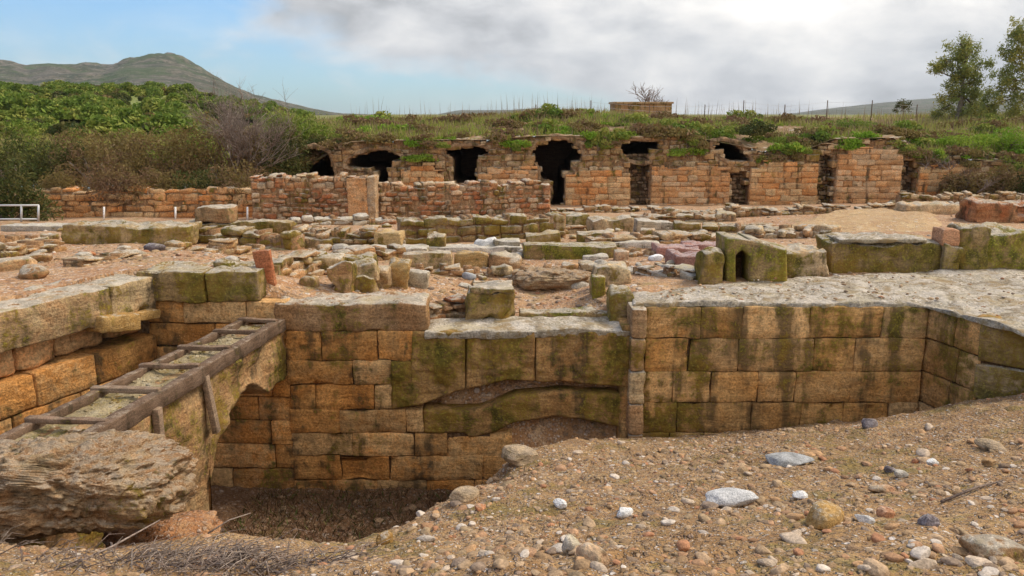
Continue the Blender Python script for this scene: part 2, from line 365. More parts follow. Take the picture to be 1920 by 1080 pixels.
M['plaster'] = stone('pale_plaster', (.40, .23, .10), (.46, .30, .16), (.56, .46, .34), moss=.1, dark=.2, top=.5)
M['render'] = stone('earth_render', (.40, .21, .09), (.46, .28, .13), (.48, .34, .18), moss=.45, dark=.40, top=.3, streak=1.)
M['infill'] = stone('earth_infill', (.34, .26, .14), (.42, .33, .19), (.52, .44, .29), moss=.45, dark=.15, top=.2, sc_=2, bump=1.)
M['wood'] = stone('weathered_wood', (.17, .105, .065), (.23, .15, .10), (.30, .21, .14), moss=.15, dark=.35, top=.4, topc=(.38, .29, .21), sc_=3, bump=.5)
M['mound'] = gravelm('gravel_mound_soil', (.30, .17, .075), (.37, .22, .10), (.46, .30, .15), vs=(75, 28), moss=.58, mossc=(.215, .165, .045), pale=.72, bump=1.)
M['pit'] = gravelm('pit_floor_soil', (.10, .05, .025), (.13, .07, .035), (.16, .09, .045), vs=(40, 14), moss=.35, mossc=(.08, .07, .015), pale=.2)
M['dig'] = gravelm('excavation_soil', (.38, .20, .095), (.44, .26, .13), (.52, .34, .20), vs=(30, 12), moss=.40, mossc=(.20, .17, .06), pale=.62)
M['sand'] = gravelm('sand', (.42, .26, .125), (.48, .315, .16), (.52, .37, .20), vs=(24, 9), moss=.35, pale=.35, bump=.7, mossc=(.24, .19, .07))
M['grassy'] = gravelm('grassy_soil', (.20, .20, .05), (.17, .19, .05), (.28, .22, .11), vs=(3,), moss=.55, mossc=(.13, .18, .025), pale=.15)
M['bank'] = gravelm('earth_bank', (.26, .155, .08), (.30, .19, .10), (.22, .16, .07), vs=(6, 3), moss=.55, mossc=(.14, .16, .03), pale=.35)
M['hill'] = gravelm('green_hill', (.16, .20, .045), (.21, .26, .05), (.20, .17, .09), vs=(.6,), moss=.4, mossc=(.22, .30, .04), pale=.1, bump=.1)
M['wood_dark'] = stone('bark', (.14, .09, .06), (.2, .14, .1), (.3, .24, .18), moss=.2, dark=.2, top=0, sc_=2)
M['twig'] = stone('dry_twigs', (.20, .145, .12), (.28, .21, .17), (.36, .29, .24), moss=0, dark=.2, top=0)
M['pebble'] = pebm('pebble')
M['leaf_green'] = leafm('leaf_green', (.09, .15, .02), (.23, .31, .045), (.33, .33, .07))
M['leaf_dark'] = leafm('leaf_dark', (.035, .055, .014), (.09, .11, .025), (.15, .13, .04))
M['leaf_bright'] = leafm('leaf_bright', (.14, .26, .02), (.22, .36, .03), (.30, .38, .05))
M['leaf_olive'] = leafm('leaf_olive', (.17, .12, .045), (.26, .20, .06), (.22, .13, .075))
M['leaf_euca'] = leafm('leaf_eucalyptus', (.17, .20, .06), (.32, .35, .10), (.44, .38, .09), .4)
M['grass'] = leafm('grass_blades', (.22, .23, .05), (.42, .36, .15), (.34, .36, .07), .3)
M['dry_dark'] = leafm('dead_weeds', (.10, .05, .025), (.16, .09, .045), (.07, .05, .02), .1)
M['dry'] = leafm('dry_stems', (.26, .17, .10), (.38, .28, .17), (.20, .13, .08), .2)
m_, N_, b_ = base_mat('galvanised_steel', .45); b_.inputs['Base Color'].default_value = (.55, .55, .55, 1); b_.inputs['Metallic'].default_value = .3; M['steel'] = m_
def mountm():
    m, N, b = base_mat('mountain_scrub')
    pos = N.new('ShaderNodeNewGeometry').outputs['Position']
    n = N.noise(pos, .03, 8, .75, .2); n2 = N.noise(pos, .16, 5, .8, 0.); n3 = N.noise(pos, .008, 4, .6)
    col = N.mix(N.ss(n, .44, .56), (.05, .06, .03), (.19, .155, .12)); col = N.mix(N.m('MULTIPLY', N.ss(n2, .50, .56), .9), col, (.035, .05, .02)); col = N.mix(N.m('MULTIPLY', N.ss(n3, .48, .62), .5), col, (.14, .12, .10))
    col = N.mix(N.m('MULTIPLY', N.ss(N.noise(pos, .07, 5, .8), .42, .36), .6), col, (.36, .32, .27)); col = N.mix(N.m('MULTIPLY', N.ss(N.noise(pos, .014, 5, .7), .50, .60), .75), col, (.06, .095, .028))
    N.l.new(col, b.inputs['Base Color'])
    bp = N.new('ShaderNodeBump'); bp.inputs['Strength'].default_value = .8; bp.inputs['Distance'].default_value = 6
    N.l.new(N.m('ADD', n, N.m('MULTIPLY', n2, .5)), bp.inputs['Height']); N.l.new(bp.outputs[0], b.inputs['Normal']); return m
M['mountain'] = mountm()
# ---------------------------------------------------------------- terrain
def rbf(C, s=.02):
    C = np.array(C, float); X = C[:, :2]; n = len(C)
    def K(a, b):
        d = np.linalg.norm(a[:, None]-b[None], axis=2); return d**2*np.log(np.maximum(d, 1e-6))
    A = np.zeros((n+3, n+3)); A[:n, :n] = K(X, X)+np.eye(n)*s; A[:n, n] = 1; A[:n, n+1:] = X; A[n, :n] = 1; A[n+1:, :n] = X.T
    wv = np.linalg.solve(A, np.concatenate([C[:, 2], np.zeros(3)]))
    def f(P):
        P = np.atleast_2d(P)[:, :2]; out = np.empty(len(P))
        for i in range(0, len(P), 20000):
            Q = P[i:i+20000]; out[i:i+20000] = K(Q, X)@wv[:n]+wv[n]+Q@wv[n+1:]
        return out
    return f
def grid(nx, ny): 
    i = np.arange(nx-1)[:, None]*ny+np.arange(ny-1)[None]; i = i.ravel(); return np.stack([i, i+ny, i+ny+1, i+1], 1)
# upper excavation ground, heights from what the photo shows row by row
UC = [pZ(*a) for a in [(-150, 545, .4), (0, 540, .4), (250, 498, .40), (450, 500, .40), (200, 478, .30), (420, 478, .25), (50, 500, .30), (50, 455, -.1),
      (500, 520, .0), (540, 575, .0), (650, 545, .0), (520, 490, -.08),
      (800, 590, -.32), (1150, 598, -.32), (900, 560, -.32), (1050, 555, -.34), (850, 520, -.24), (1080, 520, -.24), (1165, 560, -.1), (1250, 530, -.03), (1600, 515, -.03), (1900, 510, -.03), (1250, 500, -.12), (2150, 520, -.03), (960, 480, -.28), (700, 500, -.1),
      (-200, 450, -.3), (300, 450, -.32), (960, 450, -.38), (1350, 450, -.3), (1600, 440, -.14), (2000, 450, -.15),
      (-200, 430, -.5), (300, 430, -.5), (960, 430, -.55), (1400, 430, -.4), (1650, 425, -.16), (2000, 430, -.2),
      (-200, 410, -.78), (300, 410, -.78), (960, 410, -.78), (1500, 400, -.5), (1700, 395, -.4), (2000, 395, -.45),
      (-200, 388, -1.2), (300, 388, -1.2), (960, 386, -1.25), (1500, 382, -1.2), (2000, 372, -1.0)]]
fU0 = rbf(UC, .02)
def zU(x, y):
    P = np.stack([np.atleast_1d(x), np.atleast_1d(y)], 1).astype(float); P[:, 1] = np.clip(P[:, 1], 8, 34); P[:, 0] = np.clip(P[:, 0], -26, 26)
    z = np.clip(fU0(P), -1.45, .45); Q = np.stack([P[:, 0], P[:, 1], P[:, 0]*0], 1)
    # smooth toward the camera side on the left, where the ground stays level behind the wall
    return z+fbm(Q, 1.1, 4, 11)*.055
def pG(px, py):
    d = ray(px, py); t = np.linspace(8.5, 34, 1400)/d[1]; X = d[0]*t; Y = d[1]*t; Z = CH+d[2]*t
    g = zU(X, Y)-Z; k = int(np.argmax(g > 0)) if (g > 0).any() else len(t)-1
    return np.array((X[k], Y[k], Z[k]))
PIT = [(-7.4, 3.2), (-4.78, 9.75), (-4.5, 9.9), (-3.2, 9.9), (0, 9.85), (1.45, 9.85), (5.35, 9.85), (5.6, 8.95), (6.6, 8.2), (11, 6.2), (11, -4), (-7.4, -4)]
def inpoly(X, Y, P):
    r = np.zeros(len(X), bool); n = len(P)
    for i in range(n):
        x1, y1 = P[i]; x2, y2 = P[(i+1) % n]
        c = ((y1 > Y) != (y2 > Y)) & (X < (x2-x1)*(Y-y1)/((y2-y1) if y2 != y1 else 1e-9)+x1); r ^= c
    return r
def fan(u0, u1, nu, ys):
    U, Yg = np.meshgrid(np.linspace(u0, u1, nu), ys, indexing='ij'); return (U*(Yg+1.5)).ravel(), Yg.ravel(), grid(nu, len(ys))
ys = np.concatenate([np.linspace(4, 9.5, 80), np.linspace(9.55, 14, 100), 14*(33./14)**np.linspace(.01, 1, 110)])
X, Y, F = fan(-1., 1., 420, ys)
Z = zU(X, Y); Z[inpoly(X, Y, PIT)] = -3.2
MB().add(np.stack([X, Y, Z], 1), F, (.5, .5, .5)).build('ground', M['dig'], origin=(0, 0, 0))['kind'] = 'structure'
# gravel mound and pit floor, one sheet
MC = [pY(*a) for a in [(2100, 740, 7.6), (1920, 742, 8.1), (1840, 748, 8.6), (1790, 760, 9.0), (1735, 782, 9.35), (1650, 788, 9.4), (1580, 790, 9.4), (1500, 796, 9.4), (1400, 806, 9.4), (1300, 816, 9.4), (1200, 826, 9.4), (1600, 800, 8.6), (1450, 812, 8.6), (1300, 828, 8.6), (1080, 836, 9.1),
      (1000, 850, 8.5), (950, 872, 7.8), (930, 905, 7.1), (840, 942, 6.3), (740, 990, 5.6), (650, 1020, 5.0), (500, 1012, 4.9), (380, 1005, 4.9),
      (1400, 900, 5.5), (1400, 1000, 3.6), (1400, 1080, 2.6), (1400, 850, 7.0), (1900, 850, 6.0), (1900, 1000, 3.4), (1900, 1080, 2.5), (1650, 850, 6.7), (1100, 902, 6.1), (1150, 850, 7.8), (1020, 875, 7.0), (1100, 1000, 3.9), (1000, 1080, 2.8), (700, 1080, 3.2),
      (1650, 950, 4.3), (300, 1040, 4.3), (0, 1040, 4.1), (-150, 1000, 4.4), (450, 1080, 3.6), (150, 1080, 3.5)]]
MC += [np.array(a) for a in [(-.6, 8.1, -2.25), (-1.2, 7.2, -2.2), (-1.9, 6.3, -2.1), (-2.6, 5.9, -1.8), (.2, 9.3, -2.1), (-1.5, 9.5, -2.42), (-3, 9.5, -2.42), (-2.5, 8.3, -2.35), (-3, 7.3, -2.0), (-4.4, 9.4, -2.4), (-5, 7, -2.2), (-4.5, 5.8, -1.2), (-6, 4.6, -.6), (0, 1, .72), (2.5, 0, .72), (-2.5, 1, .7), (6, 3, .7), (-5, 2.5, .3), (0, -3, .7), (8, 5, .2)]]
fM0 = rbf(MC, .01)
def zM(x, y):
    P = np.stack([np.atleast_1d(x), np.atleast_1d(y)], 1).astype(float); Q = np.stack([P[:, 0], P[:, 1], P[:, 0]*0], 1)
    return np.clip(fM0(P), -2.55, .8)+fbm(Q, 1.3, 5, 31)*.07+np.abs(fbm(Q, 4.2, 4, 43))*.075-.02+fbm(Q, 13, 3, 41)*.016
def pM(px, py, y0=1.5, y1=9.6):
    d = ray(px, py); t = np.linspace(y0, y1, 900)/d[1]; X = d[0]*t; Y = d[1]*t; Z = CH+d[2]*t
    g = zM(X, Y)-Z
    if not (g > 0).any(): return None
    k = int(np.argmax(g > 0)); return np.array((X[k], Y[k], Z[k]))
ys = np.concatenate([np.linspace(-4, 2, 14), np.linspace(2.05, 9.72, 300)])
X, Y = np.meshgrid(np.linspace(-1, 1, 460), ys, indexing='ij'); X = X*(1.2+np.clip(Y, 0, 99)*.72)
Xf, Yf = X.ravel(), Y.ravel(); Z = zM(Xf, Yf)
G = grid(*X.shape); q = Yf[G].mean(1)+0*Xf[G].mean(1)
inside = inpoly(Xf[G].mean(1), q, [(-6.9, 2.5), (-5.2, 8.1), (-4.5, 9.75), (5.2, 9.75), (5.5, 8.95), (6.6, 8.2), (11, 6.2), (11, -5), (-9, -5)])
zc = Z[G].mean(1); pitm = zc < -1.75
sheet = np.stack([Xf, Yf, Z], 1)
mb = MB().add(sheet, G[inside & ~pitm], (.5,)*3); o = mb.build('gravel_mound', M['mound'], origin=(0, 0, 0)); tag(o, kind='structure')
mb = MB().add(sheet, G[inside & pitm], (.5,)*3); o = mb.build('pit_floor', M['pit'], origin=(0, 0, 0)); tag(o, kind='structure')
# bank above and behind the vaults, rolling on to a plain
TOPX = [-400, 0, 80, 470, 545, 620, 655, 752, 835, 930, 1000, 1090, 1165, 1240, 1330, 1405, 1430, 1530, 1565, 1680, 1720, 1800, 1920, 2300]
TOPY = [350, 345, 345, 345, 322, 285, 266, 263, 262, 262, 255, 255, 260, 254, 262, 276, 284, 276, 260, 258, 286, 296, 305, 310]
def zB(x, y):
    x = np.asarray(x, float); y = np.asarray(y, float)
    px = 960+x/np.maximum(y*CP, 1)*FPX*1.0
    pyt = np.interp(px, TOPX, TOPY); ang = np.array([math.atan2(-ray(0, v)[2], ray(0, v)[1]) for v in (215., 260., 305., 350.)])
    z0 = CH-32*np.tan(PITCH+np.arctan((pyt-540)/FPX));     top = 1.88+.25*np.sin(x*.21+1)+.12*np.sin(x*.57); kk = np.clip((px-380)/180, 0, 1); kk = kk*kk*(3-2*kk); top = top*kk+(.55+.1*np.sin(x*.5))*(1-kk)
    t = np.clip((y-31.9)/5.5, 0, 1); t = t*t*(3-2*t)*.6+t*.4
    z = z0+(top-z0)*t
    Q = np.stack([x, y, x*0], -1).reshape(-1, 3)
    return z+(fbm(Q, .6, 4, 71)*.22).reshape(x.shape)*np.clip((y-31.9)/1.5, 0, 1)
ys = np.concatenate([np.linspace(31.9, 40, 60), np.linspace(40.5, 75, 40)])
X, Y, F = fan(-1.0, 1.0, 380, ys)
# bank comes further forward on the left
MB().add(np.stack([X, Y, zB(X, Y)], 1), F, (.5,)*3).build('earth_bank', M['bank'], origin=(0, 0, 0))['kind'] = 'structure'
Xs, Ys = np.meshgrid(np.linspace(-4000, 4000, 60), np.concatenate([[72, 90, 130, 200, 350], np.linspace(500, 6000, 20)]), indexing='ij')
MB().add(np.stack([Xs.ravel(), Ys.ravel(), np.where(Ys.ravel() < 80, 1.85, 1.6)], 1), grid(*Xs.shape), (.5,)*3).build('far_plain', M['grassy'], origin=(0, 0, 0))['kind'] = 'structure'
Xs, Ys = np.meshgrid(np.linspace(-300, 300, 20), np.linspace(-300, 72, 20), indexing='ij')
MB().add(np.stack([Xs.ravel(), Ys.ravel(), Xs.ravel()*0-4.5], 1), grid(*Xs.shape), (.5,)*3).build('lower_ground', M['bank'], origin=(0, 0, 0))['kind'] = 'structure'
def sky_hill(name, prof, y0, yc, y1, mat, nsc, amp, seed, nx=260, ny=60, pxr=(-500, 2400)):
    P = np.linspace(*pxr, nx); h = np.interp(P, [a for a, _ in prof], [b for _, b in prof])
    Yr = np.linspace(y0, y1, ny); V = []
    for p, hy in zip(P, h):
        zt = pY(p, hy, yc)[2]; x0 = pY(p, 215, yc)[0]/yc
        t = np.where(Yr < yc, (Yr-y0)/(yc-y0), 1-.6*(Yr-yc)/(y1-yc)); t = np.clip(t, 0, 1)
        V.append(np.stack([x0*Yr, Yr, .5+(zt-.5)*t**1.15], 1))
    V = np.vstack(V); a = np.clip((V[:, 1]-y0)/(yc-y0), 0, 1)
    hgt = np.clip(V[:, 2]/max(V[:, 2].max(), 1), 0, 1)
    V[:, 2] += fbm(V*np.array([1, 1, 0]), nsc, 6, seed, .55)*amp*a*(.2+hgt)
    o = MB().add(V, grid(nx, ny), (.5,)*3).build(name, mat, origin=(0, 0, 0)); o['kind'] = 'structure'; return o
sky_hill('mountain', [(-500, 150), (-200, 118), (0, 116), (60, 128), (100, 123), (200, 127), (255, 112), (300, 110), (350, 117), (420, 143), (480, 176), (550, 197), (640, 214), (800, 222), (2400, 225)], 420, 1400, 1900, M['mountain'], .011, 25, 5, 420, 160)
sky_hill('distant_hills', [(-500, 225), (780, 222), (860, 207), (960, 206), (1020, 201), (1100, 209), (1200, 215), (1450, 218), (1560, 203), (1700, 188), (1800, 182), (2000, 172), (2400, 180)], 1400, 3200, 3900, M['mountain'], .003, 10, 9, 260, 50)
HILLP = [(-500, 160), (0, 168), (100, 170), (250, 172), (350, 176), (420, 195), (520, 214), (620, 228), (2400, 240)]
sky_hill('green_hillside', HILLP, 55, 150, 230, M['hill'], .05, .8, 13, 200, 60, (-500, 900))
def zHill(px, Yv):
    hy = np.interp(px, [a for a, _ in HILLP], [b for _, b in HILLP]); zt = pY(px, hy, 150.)[2]; x0 = pY(px, 215, 150.)[0]/150
    t = min(1, max(0, (Yv-55)/95)); return np.array((x0*Yv, Yv, .5+(zt-.5)*t**1.15))
# ---------------------------------------------------------------- masonry
def masonry(name, p0, p1, courses, thick, wr, mat, label=None, cat=None, res=.07, r=.03, amp=.012, jit=.012, gap=.008, top=None, mask=None, parent=None, chip=.02, back=True, group=None, backmat=None, depthjit=.0, kindname=None, wjit=0, nsc=6, warp=.012, lims=None):
    """courses: list of z levels from top down; stones of random width wr=(a,b) laid between p0 and p1; thick goes away from the face"""
    p0 = np.array(p0, float); p1 = np.array(p1, float); L = np.linalg.norm(p1-p0); d = (p1-p0)/L; n = np.array((-d[1], d[0]))
    if n[1] < 0: n = -n
    yaw = math.atan2(d[1], d[0]); mb = MB(); cnt = 0
    for k in range(len(courses)-1):
        z1, z0 = courses[k], courses[k+1]; s = -random.uniform(0, wr[0]*.6)
        LL = L if lims is None else lims[k]-p0[0]
        while s < LL:
            wdt = random.uniform(*wr); a = max(s, 0); b_ = min(s+wdt, LL); s += wdt
            if LL-b_ < .16: b_ = LL; s = LL
            if b_-a < .035: continue
            m = (a+b_)/2; c2 = p0+d*m; zc = (z0+z1)/2
            zt, zb = z1, z0
            if wjit: zt += random.uniform(-1, 1)*wjit; zb += random.uniform(-1, 1)*wjit
            if top is not None:
                tz = top(m/L)
                if zb > tz-.03: continue
                zt = min(zt, tz+random.uniform(-.01, .03))
            zc = (zt+zb)/2
            if lims is None and mask is not None and not mask(c2[0], c2[1], zc): continue
            off = random.uniform(-jit, jit); tk = thick*(1-random.uniform(0, depthjit))
            c = c2+n*(tk/2+off)
            P, F = rbox((c[0], c[1], zc), ((b_-a)/2-gap/2, tk/2, (zt-zb)/2-gap/2), r, res, yaw, random.uniform(-1, 1)*jit*.6, amp, chip=chip, nsc=nsc, warp=warp)
            mb.add(P, F); cnt += 1
    if parent is None:
        o = mb.build(name, mat)
        tag(o, label, cat, group)
    else: o = mb.build(name, mat, parent)
    if back:
        bb = MB(); nl = max(2, int(L/.12)); zlo = courses[-1]
        for i in range(nl):
            t0, t1 = i/nl, (i+1)/nl; tz = (top((t0+t1)/2) if top is not None else courses[0])-.05; tz = min(tz, courses[0]-.03)
            c = p0+d*L*(t0+t1)/2+n*(.05+(thick-.08)/2)
            nseg = max(1, int((tz-zlo)/.12)) if mask is not None else 1
            for j in range(nseg):
                za = zlo+(tz-zlo)*j/nseg; zb = zlo+(tz-zlo)*(j+1)/nseg
                if tz-zlo < .05 or (mask is not None and not mask(c[0], c[1], (za+zb)/2)): continue
                hx, hy, hz = L/nl/2, (thick-.08)/2, (zb-za)/2
                V = np.array([(sx*hx, sy*hy, sz*hz) for sx in (-1, 1) for sy in (-1, 1) for sz in (-1, 1)])
                ca, sa = math.cos(yaw), math.sin(yaw)
                V = np.stack([V[:, 0]*ca-V[:, 1]*sa+c[0], V[:, 0]*sa+V[:, 1]*ca+c[1], V[:, 2]+(za+zb)/2], 1)
                Fq = [(0, 1, 3, 2), (4, 6, 7, 5), (0, 2, 6, 4), (1, 5, 7, 3)]
                if not (0 < i < nl-1) or mask is not None or True: Fq = Fq[:2]*0+[(0, 1, 3, 2), (4, 6, 7, 5), (0, 4, 5, 1), (2, 3, 7, 6), (1, 5, 7, 3)]
                bb.add(V, Fq, (.5,)*3)
        if bb.n:
            if parent is None: q = bb.build('mortar_core', backmat or M['gap'], o, origin=tuple(o.location)); q.location = (0, 0, 0)
            else: bb.build('mortar_core', backmat or M['gap'], parent)
    return o
def strip(xs, top, bot, Y0, thick, amp=.02, nsc=5, seed=3, ny=10, edge=.03, lip=0.):
    """slab between two outlines seen at distance Y0 with real thickness"""
    nx = len(xs); V = []; prof = []
    tt = np.linspace(0, 1, ny+1)
    for i, x in enumerate(xs):
        a = pY(x, top(x), Y0); b = pY(x, bot(x), Y0)
        for t in tt:
            p = a+(b-a)*t; e = min(t, 1-t)*np.linalg.norm(b-a); ex = min(i, nx-1-i)/(nx-1)*abs(pY(xs[-1], top(x), Y0)[0]-pY(xs[0], top(x), Y0)[0])
            k = max(0, 1-e/edge)**2*edge+max(0, 1-ex/edge)**2*edge; V.append(p+np.array((0, k, 0)))
    V = np.array(V); q = fbm(V, nsc, 4, seed); V[:, 1] -= q*amp; V[:, 2] += fbm(V+9, nsc, 3, seed+1)*amp*.4
    B = V.copy(); B[:, 1] = Y0+thick
    n = len(V); my = ny+1; F = [tuple(f) for f in grid(nx, my)]
    F = [(a, d, c, b) for a, b, c, d in F]; Fb = [(a+n, b+n, c+n, d+n) for a, d, c, b in F]
    for i in range(nx-1):
        F.append((i*my, (i+1)*my, (i+1)*my+n, i*my+n)); F.append((i*my+ny, i*my+ny+n, (i+1)*my+ny+n, (i+1)*my+ny))
    for j in range(ny):
        F.append((j, j+n, j+1+n, j+1)); k = (nx-1)*my; F.append((k+j, k+j+1, k+j+1+n, k+j+n))
    # subdivide the top so it can be rough
    return np.vstack([V, B]), np.array(F+Fb)
def itp(*pts):
    a = [p[0] for p in pts]; b = [p[1] for p in pts]; return lambda x: float(np.interp(x, a, b))
def zat(py, Y): return float(pY(960, py, Y)[2])
WY = 9.6
# --- main back wall of the pit: coursed blocks with the cracked lintel and low arch, px 390..1190
wall = empty('ashlar_wall', (-.9, WY, -2.5), 'tall orange coursed block wall at the back of the pit with a cracked lintel over a low arch', 'stone wall')
xl = pY(250, 700, WY)[0]; xm = pY(1188, 700, WY)[0]
lint_bot = itp((700, 770), (735, 768), (790, 758), (840, 742), (880, 728), (950, 716), (1050, 718), (1120, 722), (1190, 728))
arch_bot = itp((840, 856), (880, 822), (925, 812), (960, 794), (1040, 783), (1110, 790), (1165, 802), (1190, 806))
xlint = pY(772, 650, WY)[0]; 
def mk(x, y, z):
    zc = (y*CP+(CH-z)*SP); px = 960+x/zc*FPX; py = 540-((z-CH)*CP+y*SP)/zc*FPX*1.0
    return px, py
def keep_main(x, y, z):
    px, py = mk(x, WY, z)
    if px > 772 and py < 682: return False
    if px > 733 and py < 770 and py > 676: return False
    if px > 790 and py < 768: return False
    if px > 875 and py < 815: return False
    if px > 925: return False
    return True
cz = [zat(v, WY) for v in (621, 676, 722, 768, 812, 856, 901, 945)]
x530 = pY(535, 640, WY)[0]
masonry('ashlar_face', (x530, WY), (xm, WY), cz, .55, (.45, .95), M['ashlar'], parent=wall, mask=keep_main, lims=[pY(v, (621+i*46), WY)[0] for i, v in enumerate((773, 734, 734, 793, 838, 950, 950))], r=.018, chip=.05, jit=.009, gap=.0, wjit=.004, nsc=5, amp=.02, res=.055)
V, F = strip(np.linspace(772, 1186, 70), itp((772, 622), (800, 624), (990, 622), (1190, 616)), lambda x: lint_bot(x) if x > 790 else 690, WY-.03, .52, .035, 4, 5, 16)
for (xa_, xb_, sd_) in ((733, 872, 5), (874, 1003, 6), (1004.5, 1186, 7)):
    V, F = strip(np.linspace(xa_, xb_, int((xb_-xa_)/2.6)), lambda x: 622 if x >= 772 else 679, lint_bot, WY-.03, .52, .07, 2.6, sd_, 46, edge=.022)
    V[:len(V)//2, 1] -= fbm(V[:len(V)//2], 14, 4, 9)*.022
    MB().add(V, F, (.3+.1*sd_ % .4, .5, .4)).build('lintel', M['mossy_notop'], wall)
V, F = strip(np.linspace(792, 1170, 70), itp((792, 768), (900, 770), (940, 752), (965, 742), (1050, 735), (1170, 740)), lambda x: max(arch_bot(x), 770+6) if x > 875 else itp((792, 812), (870, 814), (876, 815))(x), WY+.01, .5, .05, 3.4, 15, 22, edge=.03)
MB().add(V, F, (.5, .6, .4)).build('arch_stone', M['mossy_notop'], wall)
V, F = strip(np.linspace(836, 960, 20), lambda x: 815, itp((836, 900), (960, 905)), WY+.03, .4, .03, 4, 25, 8)
MB().add(V, F, (.6, .4, .6)).build('arch_springer', M['ashlar'], wall)
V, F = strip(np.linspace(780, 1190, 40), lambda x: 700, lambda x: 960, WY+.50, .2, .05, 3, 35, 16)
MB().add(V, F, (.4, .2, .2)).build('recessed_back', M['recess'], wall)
P, F = rbox(((pY(1172, 700, WY)[0]+xm)/2, WY+.26, -1.1), (.11, .27, .85), .02, .08, 0, 0, .01)
MB().add(P, F, (.5, .5, .5)).build('arch_jamb', M['ashlar_stained'], wall)
# ledge top
a = pY(800, 625, WY); b = pY(1186, 625, WY)
P, F = rbox(((a[0]+b[0])/2, WY+.31, -.36), ((b[0]-a[0])/2, .36, .055), .03, .05, 0, 0, .03, chip=.06, maxn=60, warp=.04)
MB().add(P, F, (.5, .3, .5)).build('ledge', M['pave'], wall)
# lower-left continuation behind the ladder and up to the corner (raised part)
wl = empty('corner_wall', (-3.8, WY, -2.5), 'shaded block wall filling the left corner of the pit behind the timber ladder', 'stone wall')
xc = -4.42
czl = [zat(v, WY) for v in (566, 608, 652, 700, 746, 790, 835, 880, 930)]
masonry('ashlar_face', (xc-.1, WY+.05), (x530+.02, WY+.02), czl, .5, (.5, 1.0), M['ashlar'], parent=wl, r=.02, chip=.03)
masonry('coping', (pY(262, 540, WY)[0], WY-.04), (pY(486, 540, WY)[0], WY-.02), [zat(509, WY), zat(566, WY)], .75, (.8, 1.3), M['mossy'], parent=wl, r=.035, amp=.04, chip=.10, gap=0, res=.05, back=False)
# pilaster between the two halves
px0 = pY(1184, 600, WY-.15)[0]; px1 = pY(1214, 600, WY-.15)[0]
masonry('pilaster', (px0, WY-.17), (px1, WY-.17), [.0, -.38, -.80, -1.22, -1.62, -2.0], .42, (.5, .6), M['weathered'], 'upright stacked stone pilaster where the lintel wall meets the right-hand stained wall', 'pilaster', r=.03, chip=.05, jit=.008, gap=.003, amp=.02, res=.04, back=False)
# right wall
czr = [-.02]+[zat(v, WY) for v in (635, 697, 755, 812, 870)]
masonry('stained_wall', (px1, WY), (5.13, WY), czr, .6, (.45, .95), M['ashlar_stained'], 'large block wall under the pale pavement, streaked with dark vertical stains', 'stone wall', r=.018, chip=.05, jit=.008, gap=.0, wjit=.003, amp=.02, nsc=5, res=.055)
masonry('return_wall', (5.36, 8.86), (5.13, WY+.1), czr, .5, (.35, .6), M['ashlar_stained'], 'short return wall running toward the viewer at the right end of the stained wall', 'stone wall', r=.025, chip=.03)
masonry('mossy_corner_wall', (5.34, 8.88), (7.6, 7.2), [-.02, -.5, -.95, -1.4], .6, (.8, 1.3), M['mossy'], 'mossy big-block wall at the right edge above the gravel', 'stone wall', r=.04, chip=.05)
# left wall
lw = empty('left_wall', (-5.2, 7.5, -2.5), 'long receding block wall along the left side of the pit', 'stone wall')
A0 = np.array((-6.25, 5.0)); A1 = np.array((-4.40, 9.62)); dL = (A1-A0)/np.linalg.norm(A1-A0); nL_ = np.array((-dL[1], dL[0]))
def lmas(nm, offs, courses, thick, wr, mat, **k):
    a = A0+nL_*offs; b = A1+nL_*offs
    # face looks right (+x): thickness must go to the left, so lay stones behind a shifted line
    L = np.linalg.norm(b-a); mb = MB(); yaw = math.atan2(dL[1], dL[0])
    for i in range(len(courses)-1):
        z1, z0 = courses[i], courses[i+1]; s = -random.random()*.4
        while s < L:
            wd = random.uniform(*wr); q0, q1 = max(0, s), min(L, s+wd); s += wd
            if q1-q0 < .05: continue
            if k.get('skip') and random.random() < k['skip']: continue
            c = a+dL*(q0+q1)/2+nL_*(thick/2+random.uniform(-1, 1)*k.get('jit', .01))
            P, F = rbox((c[0], c[1], (z0+z1)/2), ((q1-q0)/2-.004, thick/2, (z1-z0)/2-.004), k.get('r', .025), .07, yaw, 0, k.get('amp', .012), chip=k.get('chip', .03))
            mb.add(P, F)
    return mb.build(nm, mat, lw)
lmas('coping', -.06, [.38, -.05], .8, (1.1, 1.9), M['weathered'], r=.03, amp=.04, chip=.10)
lmas('broken_course', .16, [-.05, -.36], .5, (.3, .7), M['orange'], r=.06, amp=.05, chip=.12, skip=.12, jit=.08)
lmas('ashlar_face', .0, [-.36, -.74, -1.12, -1.5, -1.88, -2.3, -2.7], .5, (.6, 1.05), M['ashlar'])
c = (A0+A1)/2+nL_*.5; P, F = rbox((c[0], c[1], -1.3), (np.linalg.norm(A1-A0)/2, .18, 1.35), .01, .3, math.atan2(dL[1], dL[0]))
MB().add(P, F, (.5,)*3).build('mortar_core', M['gap'], lw)
# orange broken stones tucked in the left wall
for (x_, y_, s_, nm) in [(215, 605, (.28, .13, .10), 'orange broken block wedged under the coping of the left wall'), (285, 590, (.18, .1, .06), 'thin ochre slab jutting from the left wall near the pit corner')]:
    p = pY(x_, y_, 9.0 if x_ < 250 else 9.4); t = A0+dL*((p[1]-A0[1])/dL[1]); c = (t[0]+.05, p[1], p[2])
    P, F = rbox(c, s_, .03, .05, math.atan2(dL[1], dL[0]), -.15, .03, chip=.05); tag(MB().add(P, F).build('broken_block', M['ochre']), nm, 'stone block')
